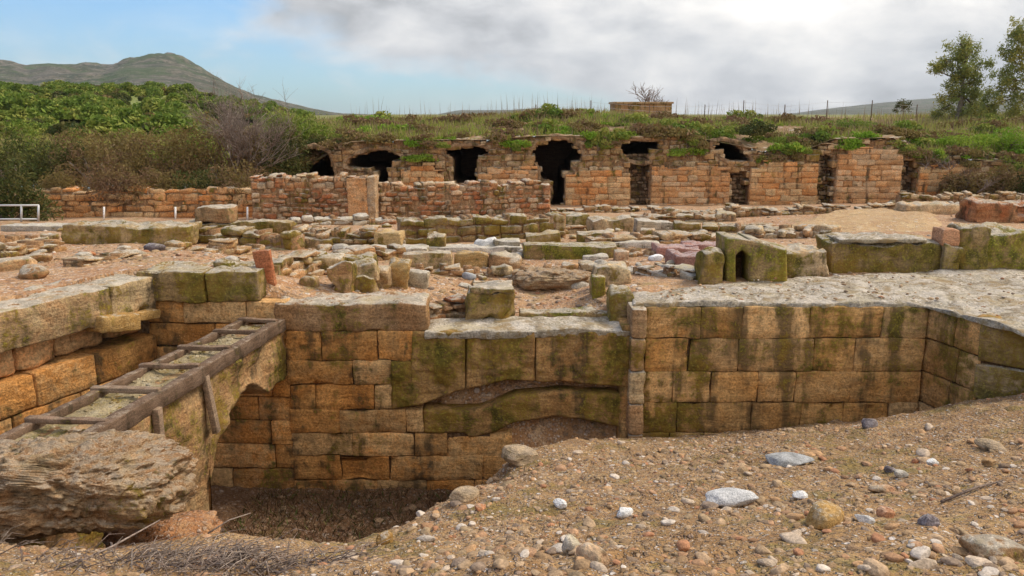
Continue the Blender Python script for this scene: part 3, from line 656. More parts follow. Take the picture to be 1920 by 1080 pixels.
# block A
def box_px(name, px0, px1, pyt, pyb, depth, mat, label, cat='stone block', r=.03, amp=.015, chip=.04, yaw=0, tilt=0, Yf=None, sink=.08, group=None, res=None, flatten=0):
    if Yf is None: Yf = pG((px0+px1)/2, pyb)[1]
    a = pY(px0, (pyt+pyb)/2, Yf); b = pY(px1, (pyt+pyb)/2, Yf); zt = pY(960, pyt, Yf)[2]; zb = pY(960, pyb, Yf)[2]-sink
    w2 = (b[0]-a[0])/2; sc_ = Yf/1000
    P, F = rbox(((a[0]+b[0])/2, Yf+depth/2, (zt+zb)/2), (w2, depth/2, (zt-zb)/2), r*.8, res or max(.04, Yf*.0045), yaw, tilt, amp*1.6, chip=chip*1.5, maxn=44, warp=(.05 if flatten else .17)*min(zt-zb, .5))
    return tag(MB().add(P, F).build(name, mat), label, cat, group)
box_px('stone_block', 512, 802, 569, 621, .68, M['weathered'], 'long mossy-faced block with a pale top beside the far end of the timber ladder', Yf=WY, r=.07, amp=.03, chip=.08, sink=0)
# pavement on top of the right wall
xs = np.linspace(1186, 2250, 150); rows = 26
Yf_ = itp((1186, WY+.04), (1730, WY+.04), (1838, 8.90), (1925, 8.36), (2300, 6.9)); Yb_ = itp((1186, 10.3), (1320, 10.75), (1500, 11.35), (1920, 11.9), (2250, 12))
V = []
for x_ in xs:
    for t in np.linspace(0, 1, rows):
        Yv = Yf_(x_)+(Yb_(x_)-Yf_(x_))*t; zc = Yv*CP+(CH)*SP; V.append(((x_-960)/FPX*zc, Yv, .0))
V = np.array(V); V[:, 1] += fbm(V, 4.2, 5, 79, .7)*.16*(np.arange(len(V)) % rows == 0)*(V[:, 0] > 1.8); V[:, 2] = .02+fbm(V, 1.6, 5, 77)*.07; V[:, 2] += fbm(V, 7, 3, 78)*.02; V[:, 2] += -np.clip(np.abs(fbm(V, 1.1, 3, 88))*-1+.06, 0, 1)*.6*.5
n = len(V); B = V.copy(); B[:, 2] = -.03+fbm(V, 3, 3, 80)*.03; F = grid(150, rows); Fs = []
for i in range(149): Fs.append((i*rows, i*rows+n, (i+1)*rows+n, (i+1)*rows)); Fs.append((i*rows+rows-1, (i+1)*rows+rows-1, (i+1)*rows+rows-1+n, i*rows+rows-1+n))
for j in range(rows-1): Fs.append((j, j+1, j+1+n, j+n))
tag(MB().add(np.vstack([V, B]), np.vstack([F, np.array(Fs)]), (.5, .4, .5)).build('stone_pavement', M['pave']), 'broad pale grey rock pavement topping the right-hand wall', 'pavement')
# ---------------------------------------------------------------- timber ladder frame and its earth partition
RL = [np.array((-3.27, 9.6)), np.array((-4.12, 5.2))]; RR = [np.array((-2.83, 9.55)), np.array((-3.42, 5.2))]; LZ = -.2
lad = empty('timber_ladder', ((-3.4), 7.4, LZ), 'weathered timber ladder frame lying flat along the top of the earth partition', 'ladder')
def plank(a, b, w_, h_, z, name, parent, dx=0):
    a = np.array(a); b = np.array(b); L = np.linalg.norm(b-a); yaw = math.atan2((b-a)[1], (b-a)[0]); c = (a+b)/2
    P, F = rbox((c[0]+dx, c[1], z), (L/2, w_/2, h_/2), .012, .05, yaw, 0, .010, 7, chip=.012, maxn=70, warp=.02 if L > 2 else .012); return MB().add(P, F).build(name, M['wood'], parent)
plank(RL[1], RL[0], .085, .09, LZ, 'rail', lad); plank(RR[1], RR[0], .12, .15, LZ-.02, 'rail', lad)
for Yr in (9.5, 8.95, 8.28, 7.65, 6.96, 6.2, 5.5):
    t = (9.6-Yr)/4.4; a = RL[0]+(RL[1]-RL[0])*t; b = RR[0]+(RR[1]-RR[0])*t
    plank(a-np.array((.05, 0)), b+np.array((.0, random.uniform(-.03, .03))), .075, .05, LZ+.055, 'rung', lad)
for Yr, L_ in ((6.72, .75), (7.62, .6)):
    t = (9.55-Yr)/4.35; c = RR[0]+(RR[1]-RR[0])*t
    P, F = rbox((c[0]+.075, c[1], LZ-.04-L_/2), (.03, .045, L_/2), .006, .1, 0, .12 if L_ < .7 else 0, .004); MB().add(P, F).build('post', M['wood'], lad)
# partition: profile along Y of the bottom of the wall (ragged underside), pillar near Y 7.4
part = empty('partition_wall', (-3.35, 7.4, -2.4), 'crumbling earth and stone partition wall carrying the timber ladder', 'wall')
bot = itp((5.0, -2.5), (7.1, -2.5), (7.25, -2.5), (7.62, -2.5), (7.70, -1.5), (7.85, -1.0), (8.1, -.80), (8.6, -.68), (9.1, -.95), (9.4, -.9), (9.6, -.9))
nys, nzs = 120, 26; Yv = np.linspace(5.1, 9.58, nys); V = []; 
for side in (0, 1):
    for yv in Yv:
        t = (9.6-yv)/4.4; x0 = (RL[0]+(RL[1]-RL[0])*t)[0]+.02; x1 = (RR[0]+(RR[1]-RR[0])*t)[0]+.02
        bz = bot(yv)
        for s in np.linspace(0, 1, nzs):
            z = LZ-.03+(bz-LZ+.03)*s
            x = x1 if side else x0
            if side: x -= max(0, (-.9-z))*.10
            V.append((x, yv, z))
V = np.array(V); n = nys*nzs; q = fbm(V, 3.5, 4, 61)*.09+fbm(V, 12, 3, 62)*.02; V[:n, 0] += q[:n]; V[n:, 0] += q[n:]; V[:, 2] += fbm(V+3, 4, 3, 66)*.06*np.clip((LZ-V[:, 2])*3, 0, 1)
V[:, 1] += fbm(V+7, 3, 3, 67)*.07*np.clip((LZ-.5-V[:, 2])*3, 0, 1)*(V[:, 1] < 9.3)
G = grid(nys, nzs); F = [tuple(f) for f in G]+[tuple(f[::-1]+n) for f in G]
for i in range(nys-1):
    a = i*nzs+nzs-1; F.append((a, a+nzs, a+nzs+n, a+n)); a = i*nzs; F.append((a, a+n, a+nzs+n, a+nzs))
for j in range(nzs-1):
    F.append((j, j+1, j+1+n, j+n)); k = (nys-1)*nzs; F.append((k+j, k+j+n, k+j+1+n, k+j+1))
MB().add(V, np.array(F), (.5, .6, .5)).build('earth_face', M['render'], part)
mb = MB(); X = []
for t in np.linspace(0.005, .99, 110):
    a = RL[0]+(RL[1]-RL[0])*t; b = RR[0]+(RR[1]-RR[0])*t
    for s in np.linspace(.03, .97, 16):
        p = a+(b-a)*s; X.append((p[0], p[1], LZ-.02))
X = np.array(X); X[:, 2] += fbm(X, 5, 4, 91)*.05; mb.add(X, grid(110, 16), (.5, .4, .5))
for _ in range(420):
    t = random.random(); q_ = random.uniform(.1, .9); a = RL[0]+(RL[1]-RL[0])*t; b = RR[0]+(RR[1]-RR[0])*t; p_ = a+(b-a)*q_; z_ = LZ-.02+float(fbm(np.array([(p_[0], p_[1], LZ-.02)]), 5, 4, 91)[0])*.05; s_ = random.uniform(.006, .026)
    V, F = rock((p_[0], p_[1], z_), (s_, s_*.8, s_*.6), 2, 5, .15); bse = mb.n; mb.add(V, F)
mb.build('earth_infill', M['infill'], part)
# ---------------------------------------------------------------- foreground rock mass (layered conglomerate)
def layered(c, s, yaw, seed, dip=.18, lv=6, power=.75):
    V, F = ico(lv); V = np.sign(V)*np.abs(V)**power
    V = V*np.array(s)
    q = V.copy(); q[:, 2] = (V[:, 2]+V[:, 0]*dip)*4.5
    Nn = V/np.maximum(np.linalg.norm(V, axis=1, keepdims=True), 1e-6)
    mn = min(s[0], s[1])
    hz_ = np.array((1, 1, .35)); q[:, 2] *= 1.6; q += fbm(V, 2.5, 3, seed+31)[:, None]*np.array((0, 0, .35))
    lay_ = fbm(q*np.array((.6, .6, 1.)), 1.7/max(s[2], .1)*.30, 4, seed); lay_ = np.sign(lay_)*np.abs(lay_)**.7
    V = V+Nn*(lay_*.17*mn)[:, None]*hz_+Nn*(fbm(V, 2.4, 4, seed+3)*.30*mn)[:, None]+Nn*(fbm(V*np.array((1, 1, 1.4)), 8, 4, seed+8)*.22*mn)[:, None]+Nn*(fbm(V, 26, 3, seed+18)*.10*mn)[:, None]
    ca, sa = math.cos(yaw), math.sin(yaw); V = np.stack([V[:, 0]*ca-V[:, 1]*sa, V[:, 0]*sa+V[:, 1]*ca, V[:, 2]], 1); return V+np.array(c), F
p = pY(140, 920, 4.95)
V, F = layered((p[0]-.12, p[1]+.1, p[2]-.0), (.80, .46, .23), -.04, 5, .2, 7, .62)
tag(MB().add(V, F, (.5, .5, .5)).build('conglomerate_rock', M['conglom']), 'big layered lump of crumbling conglomerate overhanging the pit at the lower left', 'rock')
V, F = layered(tuple(pY(1045, 527, 12.1)+np.array((0, .3, -.03))), (.62, .45, .16), 0, 25, .0, 5)
tag(MB().add(V, F, (.5, .4, .5)).build('layered_rock', M['conglom']), 'layered brown rock ledge above the small recess in the middle of the ruins', 'rock')
V, F = layered(tuple(pY(300, 1015, 5.3)), (.34, .34, .12), 0.4, 35, .1, 5)
tag(MB().add(V, F, (.7, .3, .9)).build('earth_clod', M['clay']), 'reddish earth clod below the tip of the layered rock', 'rock')
# ---------------------------------------------------------------- middle-ground stones; every entry is one thing
S = [  # name, px0, px1, top, base, depth, material, label, extra
 ('low_wall', 112, 352, 425, 456, .8, 'mossy', 'long low moss-covered wall in the left middle distance', dict(cat='stone wall', amp=.05, chip=.12, r=.08)),
 ('low_wall', 346, 546, 418, 456, .7, 'mossy', 'low block wall carrying a single squared block, left middle distance', dict(cat='stone wall', amp=.04, chip=.1, r=.05)),
 ('stone_block', 362, 430, 390, 418, .5, 'weathered', 'squared block standing on the low wall in the left middle distance', dict(Yf='up')),
 ('low_wall', 0, 118, 424, 434, .6, 'pale', 'thin pale kerb at the left edge below the metal railing', dict(cat='kerb')),
 ('upright_slab', 478, 510, 470, 528, .12, 'terracotta', 'upright orange terracotta slab leaning at the end of the left wall', dict(cat='stone slab', tilt=.14, r=.02, flatten=1)),
 ('kerb_stone', 512, 640, 484, 512, .5, 'weathered', 'pale-topped kerb stone just right of the orange slab', dict(cat='stone block', r=.06, yaw=.12)),
 ('kerb_stone', 590, 700, 480, 506, .45, 'mossy', 'dark rounded block behind the jumbled blocks', dict(r=.08, amp=.05)),
 ('kerb_stone', 640, 800, 466, 478, .4, 'pale', 'narrow pale kerb running behind the jumbled blocks', dict(cat='kerb')),
 ('stone_block', 616, 660, 497, 549, .4, 'weathered', 'upright block at the left of the jumbled blocks', dict(r=.05)),
 ('stone_block', 645, 705, 496, 524, .35, 'weathered', 'tilted block resting high on the jumbled pile', dict(tilt=.18, Yf='-.15', r=.06, amp=.04)),
 ('stone_block', 662, 700, 520, 549, .3, 'rubble_grey', 'small brown stone low in the jumbled pile', dict(r=.07, amp=.05)),
 ('stone_block', 690, 728, 503, 540, .35, 'weathered', 'pale-capped stone in the middle of the jumbled pile', dict(r=.07, amp=.04)),
 ('stone_block', 728, 768, 492, 540, .3, 'ochre', 'ochre block at the right of the jumbled pile', dict(r=.06, amp=.03)),
 ('stone_block', 748, 800, 512, 538, .4, 'pale', 'low pale block at the right foot of the jumbled pile', dict(r=.05)),
 ('stone_block', 563, 592, 522, 536, .2, 'rubble_grey', 'small lone stone on the gravel left of the jumbled pile', dict(r=.06, amp=.05)),
 ('stone_block', 752, 848, 476, 503, .35, 'weathered', 'longest block of the cut row in the middle', dict()),
 ('stone_block', 851, 914, 476, 502, .35, 'ochre', 'middle block of the cut row, ochre face with a worn top', dict(r=.05)),
 ('stone_block', 917, 975, 478, 504, .35, 'weathered', 'right block of the cut row, broken and sloping', dict(r=.08, tilt=-.1, amp=.05)),
 ('kerb_stone', 752, 980, 463, 473, .4, 'pale', 'thin pale kerb behind the cut row of blocks', dict(cat='kerb')),
 ('stone_block', 801, 834, 441, 472, .35, 'mossy', 'single mossy cube standing on the kerb behind the cut row', dict(r=.07)),
 ('boulder', 890, 932, 450, 470, .3, 'white', 'white boulder beside the flat ochre stone', dict(r=.1, amp=.06)),
 ('stone_slab', 928, 976, 451, 472, .4, 'pale', 'flat pale stone just right of the white boulder', dict(r=.04, amp=.03)),
 ('kerb_stone', 980, 1160, 461, 486, .5, 'mossy_bright', 'long bright-mossy kerb block in the middle', dict(r=.04)),
 ('stone_block', 1152, 1182, 472, 488, .25, 'rubble', 'small reddish block at the right end of the bright-mossy kerb', dict()),
 ('stone_slab', 1094, 1142, 481, 488, .3, 'pale', 'thin flat slab in front of the bright-mossy kerb', dict()),
 ('stone_slab', 986, 1050, 440, 460, .5, 'mossy', 'tilted mossy slab above the bright-mossy kerb', dict(tilt=.08)),
 ('stone_block', 1084, 1150, 438, 456, .5, 'weathered', 'weathered block left of the reddish block in the far middle', dict(r=.05)),
 ('stone_block', 1148, 1206, 440, 457, .5, 'rubble', 'reddish pale-topped block in the far middle', dict(r=.05)),
 ('stone_block', 1192, 1262, 416, 434, .5, 'pale', 'pale wedge-shaped block in the far middle', dict(tilt=-.08)),
 ('stone_block', 1108, 1190, 410, 440, .6, 'weathered', 'large weathered block left of the pale wedge', dict(r=.06, amp=.04)),
 ('stone_block', 1060, 1106, 404, 436, .6, 'mossy', 'dark mossy block closing the right end of the long bank wall', dict(r=.06)),
 ('stone_block', 872, 964, 550, 600, .5, 'mossy', 'square mossy block on the ledge left of the recess', dict(r=.06, Yf=10.1, amp=.04, chip=.12)),
 ('stone_slab', 880, 962, 541, 551, .55, 'weathered', 'thin pale slab resting on the square mossy block', dict(r=.03, Yf=10.12, sink=0, amp=.03)),
 ('recess_stone', 1116, 1182, 503, 552, .5, 'weathered', 'mossy block at the upper right of the recess', dict(r=.06, Yf=11.3)),
 ('recess_stone', 1112, 1140, 520, 600, .35, 'mossy_bright', 'narrow yellow-green stone at the right side of the recess', dict(r=.05, Yf=10.7)),
 ('recess_stone', 1144, 1186, 548, 602, .45, 'mossy', 'rounded mossy stone against the top of the pilaster', dict(r=.1, amp=.05, Yf=10.0)),
 ('stone_slab', 975, 1140, 588, 601, .3, 'mossy_bright', 'thin mossy strip along the back of the ledge', dict(r=.03, Yf=10.25, amp=.03)),
 ('stone_slab', 1232, 1316, 466, 482, .6, 'pink', 'largest of the purplish slabs left of the mossy block', dict(r=.03, tilt=-.05, amp=.04)),
 ('stone_slab', 1266, 1372, 484, 499, .7, 'pink', 'front purplish slab with dark hollows beneath', dict(r=.04, tilt=-.07, amp=.05, chip=.1)),
 ('stone_slab', 1286, 1362, 461, 472, .6, 'pink', 'purplish slab at the back of the group', dict(r=.03, amp=.03)),
 ('stone_block', 1350, 1372, 450, 474, .3, 'rubble', 'small red-brown stone behind the mossy niche block', dict(r=.05)),
 ('stone_block', 1316, 1362, 474, 533, .45, 'mossy', 'mossy block leaning at the left of the niche block', dict(r=.08)),
 ('stone_block', 1470, 1552, 470, 522, .6, 'rubble_grey', 'pitted brown block right of the niche block', dict(r=.07, amp=.04)),
 ('low_wall', 1552, 1768, 456, 512, .6, 'mossy', 'long mossy wall behind the pale pavement', dict(cat='stone wall', r=.04, amp=.03)),
 ('stone_block', 1768, 1800, 430, 462, .35, 'terracotta', 'red block standing on the right end of the long mossy wall', dict(r=.03, Yf='up2', sink=0, flatten=1)),
 ('stone_block', 1764, 1806, 460, 514, .5, 'mossy', 'mossy block carrying the red block', dict(r=.05)),
 ('stone_block', 1800, 1852, 428, 514, .5, 'mossy', 'dark mossy boulder between the red block and the olive wall', dict(r=.1, amp=.05)),
 ('low_wall', 1846, 2010, 436, 514, .7, 'mossy_bright', 'olive mossy wall at the right edge of the ruins', dict(cat='stone wall', r=.08, amp=.04)),
 ('stone_slab', 1575, 1740, 449, 457, .75, 'pave', 'pale slab lying on top of the long mossy wall', dict(r=.03, Yf='up2', amp=.03, sink=0)),
 ('stone_block', 1700, 1850, 385, 402, .8, 'rubble_grey', 'low brown stone bank at the far right', dict(r=.1, amp=.06, chip=.15)),
 ('stone_block', 1830, 1990, 380, 418, .8, 'rubble', 'reddish rubble block at the far right edge', dict(r=.12, amp=.08, chip=.2)),
 ('stone_slab', 1150, 1240, 455, 466, .5, 'pale', 'pale flat stone left of the purplish slabs', dict(r=.03)),
 ('stone_block', 550, 620, 446, 466, .4, 'weathered', 'weathered block at the left foot of the terrace bank', dict(r=.06, amp=.04)),
 ('stone_block', 704, 752, 436, 466, .5, 'ochre', 'ochre square block at the right end of the terrace bank', dict(r=.04)),
]
for nm, a, b, t, bt, dp, mt, lab, ex in S:
    ex = dict(ex); yf = ex.get('Yf')
    if yf == 'up': ex['Yf'] = pG(430, 456)[1]+.1; ex['sink'] = 0
    elif yf == 'up2': ex['Yf'] = pG(1660, 512)[1]-.03
    elif isinstance(yf, str): ex['Yf'] = pG((a+b)/2, 549)[1]+float(yf)+.3
    if 'cat' not in ex: ex['cat'] = 'stone slab' if 'slab' in nm else ('boulder' if nm == 'boulder' else 'stone block')
    box_px(nm, a, b, t, bt, dp, M[mt], lab, **ex)
# niche block with a dark arched niche
Yn = pG(1440, 530)[1]
nb = empty('niche_block', tuple(pY(1440, 530, Yn)), 'tall moss-streaked block with a dark arched niche behind the pale pavement', 'stone block')
mb = MB(); V, F = strip(np.linspace(1362, 1380, 6), lambda x: 446, lambda x: 535, Yn, .6, .01, 5, 3, 14, .02); mb.add(V, F, (.5, .7, .5))
V, F = strip(np.linspace(1372, 1411, 16), lambda x: 447+(x-1378)*.12, itp((1372, 488), (1384, 474), (1392, 469), (1400, 474), (1411, 488)), Yn+.015, .57, .01, 5, 3, 8, .01); mb.add(V, F, (.5, .7, .5))
V, F = strip(np.linspace(1406, 1478, 24), itp((1406, 450), (1430, 453), (1445, 460), (1478, 468)), lambda x: 533, Yn, .6, .08, 3, 4, 20, .05); mb.add(V, F, (.5, .9, .5)); mb.build('mossy_face', M['mossy_bright'], nb)
V, F = strip(np.linspace(1370, 1412, 6), lambda x: 462, lambda x: 534, Yn+.42, .1, .01, 5, 7, 6, .01); MB().add(V, F, (.2, .2, .2)).build('niche_back', M['gap'], nb)  # dark joint colour puts the niche's shade into its back
# rubble banks / terrace walls
def rub(name, pxa, pxb, pyt, pyb, label, mat='rubble_grey', ch=.13, wr=(.14, .38), thick=.5, cat='rubble wall', Ya=None, Yb=None, topf=None, **k):
    A = pG(pxa, pyb[0]) if Ya is None else pY(pxa, pyb[0], Ya); B = pG(pxb, pyb[1]) if Yb is None else pY(pxb, pyb[1], Yb)
    za = pY(pxa, pyt[0], A[1])[2]; zb = pY(pxb, pyt[1], B[1])[2]; lo = min(A[2], B[2])-.1; hi = max(za, zb)+.05
    cs = [hi]; 
    while cs[-1] > lo: cs.append(cs[-1]-ch*random.uniform(.75, 1.25))
    tf = topf or (lambda t: za+(zb-za)*t+.06*math.sin(t*23+pxa)+.04*math.sin(t*51))
    return masonry(name, A[:2], B[:2], cs, thick, wr, M[mat], label, cat, backmat=M['mortar'], res=.09, r=.06, amp=.04, jit=.04, gap=.004, top=tf, chip=.07, depthjit=.15, wjit=.03, warp=.05, **k)
rub('terrace_bank', 548, 706, (428, 436), (464, 466), 'rubble terrace bank left of the ochre block')
rub('rubble_bank', 752, 1062, (412, 402), (458, 448), 'long mossy rubble bank across the middle distance', 'mossy', .2, (.3, .7))
rub('rubble_wall', 1226, 1760, (396, 384), (414, 398), 'low dry rubble wall in front of the right-hand vault piers', 'rubble_grey')
rub('rubble_wall', 700, 1240, (398, 388), (404, 396), 'very low line of pale stones at the foot of the rubble walls', 'weathered')
rub('rubble_wall', 1380, 1560, (436, 436), (447, 447), 'low stone edging in front of the sandy platform', 'weathered')
rub('rubble_wall', 1130, 1345, (436, 442), (452, 452), 'short mossy rubble line left of the sandy platform', 'weathered')
rub('rubble_wall', 1690, 2000, (366, 362), (384, 380), 'low stone wall running to the far right edge', 'rubble_grey')
rub('footing_wall', 505, 640, (498, 478), (522, 500), 'low mossy footing wall starting behind the orange slab', 'weathered', .16, (.3, .6), .45)
rub('footing_wall', 640, 760, (476, 468), (494, 484), 'low footing wall running behind the jumbled blocks', 'weathered', .14, (.25, .5), .4)
rub('footing_wall', 1110, 1330, (446, 440), (464, 456), 'broken footing wall above the purplish slabs', 'rubble_grey', .15, (.25, .6), .45)
rub('footing_wall', 0, 130, (462, 452), (486, 470), 'brown rubble footing behind the hollow at the left edge', 'rubble_grey', .15, (.2, .5), .45)
rub('footing_wall', 160, 500, (484, 456), (500, 478), 'low rubble edge along the gravel rise on the left', 'rubble_grey', .13, (.2, .5), .4)
rub('footing_wall', 370, 545, (432, 440), (456, 470), 'mossy footing wall under the lone block wall, left of centre', 'mossy', .17, (.3, .6), .5)
rub('footing_wall', 960, 1120, (508, 502), (524, 518), 'line of flat stones along the top of the layered rock ledge', 'weathered', .1, (.2, .45), .3)
rub('footing_wall', 800, 880, (575, 570), (601, 600), 'little rubble footing between the long block and the square mossy block', 'rubble', .11, (.12, .3), .3)
rub('footing_wall', 1400, 1560, (424, 432), (440, 446), 'rubble footing along the left of the sandy platform', 'rubble_grey', .14, (.2, .5), .4)
rub('footing_wall', 560, 760, (452, 450), (462, 462), 'thin pale footing between the terrace bank and the kerb', 'pale', .09, (.25, .6), .4)
rub('footing_wall', 985, 1100, (425, 424), (440, 438), 'low block footing in front of the right end of the long bank', 'weathered', .16, (.3, .6), .5)
rub('footing_wall', 1060, 1230, (466, 470), (478, 482), 'low stone footing right of the bright-mossy kerb', 'weathered', .13, (.3, .6), .4)
rub('footing_wall', 1180, 1380, (404, 402), (420, 416), 'long block footing in the far middle beneath the dry rubble wall', 'weathered', .18, (.4, .9), .5)
rub('footing_wall', 1260, 1420, (424, 424), (438, 436), 'mossy block footing left of the tip of the sandy platform', 'mossy', .18, (.4, .8), .5)
rub('footing_wall', 545, 745, (410, 408), (424, 420), 'pale low footing in front of the left reddish wall', 'pale', .14, (.3, .7), .6)
rub('footing_wall', 780, 960, (500, 506), (512, 520), 'broken kerb line across the middle gravel', 'weathered', .09, (.15, .4), .25)
rub('footing_wall', 1150, 1300, (498, 512), (512, 526), 'half-buried stone line along the sand left of the leaning mossy block', 'pale', .09, (.15, .4), .25)
rub('footing_wall', 0, 110, (444, 442), (456, 452), 'half-buried pale stone line on the left ground below the kerb', 'weathered', .12, (.25, .6), .4)
# red rubble walls W1, W2
rub('rubble_wall', 474, 690, (332, 328), (412, 412), 'reddish rubble wall with a mossy top left of the pale plastered corner', 'rubble', .15, (.16, .4), .7)
rub('rubble_wall', 704, 1032, (346, 341), (409, 404), 'long speckled rubble wall right of the pale plastered corner', 'rubble', .15, (.16, .42), .7)
Yp = pG(690, 412)[1]
pc = empty('plastered_corner', tuple(pY(680, 412, Yp)), 'orange plastered corner pier with a pale right edge between the two reddish rubble walls', 'pier')
def pxbox(a_, b_, t_, Y_, d_, m_, n_):
    A_ = pY(a_, 372, Y_); B_ = pY(b_, 372, Y_); zt_ = pY(a_, t_, Y_)[2]; P, F = rbox(((A_[0]+B_[0])/2, Y_+d_/2, (zt_-1.0)/2), ((B_[0]-A_[0])/2, d_/2, (zt_+1.0)/2), .05, .07, 0, 0, .03, chip=.05, warp=.04); MB().add(P, F, (.5, .3, .5)).build(n_, M[m_], pc)
pxbox(650, 689, 334, Yp-.12, .7, 'orange_pale', 'plastered_face'); pxbox(688, 704, 330, Yp-.15, .75, 'plaster', 'pale_edge')
rub('rear_wall', -120, 480, (362, 352), (408, 408), 'long ochre rubble wall below the brown thicket on the left', 'orange', .2, (.3, .6), .8, topf=None)
# sand platform
Xp, Yp_ = np.meshgrid(np.linspace(0, 1, 50), np.linspace(0, 1, 24), indexing='ij')
c00, c10, c11, c01 = pG(1415, 440), pG(1775, 436), pG(1760, 388), pG(1560, 400)
P = (c00[None]*((1-Xp.ravel())*(1-Yp_.ravel()))[:, None]+c10[None]*(Xp.ravel()*(1-Yp_.ravel()))[:, None]+c11[None]*(Xp.ravel()*Yp_.ravel())[:, None]+c01[None]*((1-Xp.ravel())*Yp_.ravel())[:, None])
e = np.minimum(np.minimum(Xp, 1-Xp), np.minimum(Yp_, 1-Yp_)).ravel(); P[:, 2] = zU(P[:, 0], P[:, 1])+np.clip(e*8, 0, 1)*.14-.04+fbm(P, .9, 3, 3)*.07+fbm(P, 3.5, 3, 4)*.03
MB().add(P, grid(50, 24), (.5,)*3).build('sand_patch', M['sand'], origin=(0, 0, 0))['kind'] = 'structure'
# ---------------------------------------------------------------- the vaulted building
FY = 32.0
vb = empty('vaulted_ruin', (2, FY, -1.3), 'half-buried vaulted stone building with dark arched openings across the back', 'ruined building')
HOLES = [[(558, 340), (556, 300), (568, 284), (588, 279), (608, 285), (620, 300), (620, 340)],
         [(700, 350), (700, 320), (655, 316), (655, 298), (680, 289), (706, 281), (738, 287), (752, 296), (750, 306), (732, 314), (732, 350)],
         [(852, 342), (850, 300), (834, 288), (846, 278), (900, 276), (916, 288), (896, 298), (892, 342)],
         [(1034, 385), (1034, 345), (1016, 335), (1012, 312), (999, 300), (999, 280), (1018, 266), (1045, 261), (1072, 266), (1089, 282), (1090, 298), (1074, 312), (1072, 322), (1060, 330), (1058, 386)],
         [(1182, 300), (1165, 280), (1168, 266), (1238, 265), (1240, 278), (1218, 290), (1216, 300)],
         [(1338, 270), (1366, 266), (1392, 280), (1406, 302), (1380, 306), (1350, 290)]]
def topz(x):
    px = 960+x/(FY*CP+(CH-.8)*SP)*FPX; return float(CH-FY*math.tan(PITCH+math.atan((np.interp(px, TOPX, TOPY)-540)/FPX)))
def smooth_poly(H, m=7):
    n = len(H); out = []
    for i in range(n):
        p0, p1, p2, p3 = (np.array(H[(i+k) % n], float) for k in (-1, 0, 1, 2))
        for j in range(m):
            t = j/m; out.append(tuple(.5*((2*p1)+(p2-p0)*t+(2*p0-5*p1+4*p2-p3)*t*t+(3*p1-3*p2+p3-p0)*t**3)))
    return out
HOLES = [smooth_poly(H) for H in HOLES]
GAPS = [(1181, 1219, 296), (1367, 1404, 318), (1531, 1565, 292), (1687, 1719, 298)]
def fmask(x, y, z):
    px, py = mk(x, FY, z)
    for a_, b_, t_ in GAPS:
        if a_ < px < b_ and py > t_: return False
    for H in HOLES:
        if inpoly(np.array([px]), np.array([py]), H)[0]: return False
    return True
xa, xb = pY(548, 350, FY)[0], pY(1990, 350, FY)[0]
cs = [1.75]
while cs[-1] > -1.6: cs.append(cs[-1]-random.uniform(.15, .26))
masonry('rubble_face', (xa, FY), (xb, FY), cs, .7, (.22, .6), M['rubble_grey'], parent=vb, mask=fmask, backmat=M['mortar'], top=lambda t: topz(xa+(xb-xa)*t)+.05*math.sin(t*90), res=.14, r=.05, amp=.03, jit=.07, gap=.005, chip=.08, wjit=.04, depthjit=0, warp=.06)
for hi, H in enumerate(HOLES):                          # rough plastered rim round each opening
    c0 = np.mean(np.array(H), 0); n = len(H); V = []; K = 7
    for k in range(K):
        for i in range(n):
            h = np.array(H[i]); o_ = h-c0; o_ = o_/max(np.linalg.norm(o_), 1e-6)
            if k < 2: q = h+o_*0; Yk = FY+(.5 if k == 0 else .06)
            else: q = h+o_*(k-1)*1.9; Yk = FY-.02
            if k == K-1: Yk = FY+.12
            q = q+np.array((0, 0)); q[1] = min(q[1], 386); p = pY(q[0], q[1], FY); V.append((p[0], Yk, p[2]))
    V = np.array(V); nn = fbm(V, 2.2, 4, 300+hi); V[:, 1] -= nn*.08+fbm(V, 8, 3, 330+hi)*.06; V[:, 0] += fbm(V, 5, 4, 310+hi)*.10; V[:, 2] += fbm(V, 5, 4, 320+hi)*.10
    F = [(k*n+i, k*n+(i+1) % n, (k+1)*n+(i+1) % n, (k+1)*n+i) for k in range(K-1) for i in range(n)]
    MB().add(V, F, (.5, .5, .5)).build('opening_rim', M['rubble_notop'], vb)
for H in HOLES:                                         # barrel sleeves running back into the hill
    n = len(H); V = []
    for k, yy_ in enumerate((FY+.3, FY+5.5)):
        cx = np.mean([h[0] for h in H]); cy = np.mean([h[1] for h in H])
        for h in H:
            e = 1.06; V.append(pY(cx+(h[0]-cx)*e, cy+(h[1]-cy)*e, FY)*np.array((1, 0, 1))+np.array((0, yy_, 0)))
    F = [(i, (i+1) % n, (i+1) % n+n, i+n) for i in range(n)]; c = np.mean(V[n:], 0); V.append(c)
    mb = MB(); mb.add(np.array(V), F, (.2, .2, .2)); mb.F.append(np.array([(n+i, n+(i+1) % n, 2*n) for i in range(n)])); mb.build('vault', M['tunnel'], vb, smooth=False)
for a_, b_, t_ in GAPS:
    cs = [pY(a_, t_-6, FY)[2]]
    while cs[-1] > -1.55: cs.append(cs[-1]-random.uniform(.10, .2))
    masonry('infill_wall', (pY(a_-6, 340, FY)[0], FY+.5), (pY(b_+6, 340, FY)[0], FY+.5), cs, .4, (.14, .34), M['rubble_notop'], parent=vb, res=.12, r=.05, amp=.03, jit=.08, gap=.01, chip=.05, wjit=.02, warp=.04)
PIERS = [(752, 832, 300, 350), (896, 1008, 306, 352), (1060, 1180, 308, 387), (1220, 1366, 300, 384), (1405, 1530, 292, 378), (1566, 1686, 268, 374), (1720, 1812, 300, 368)]
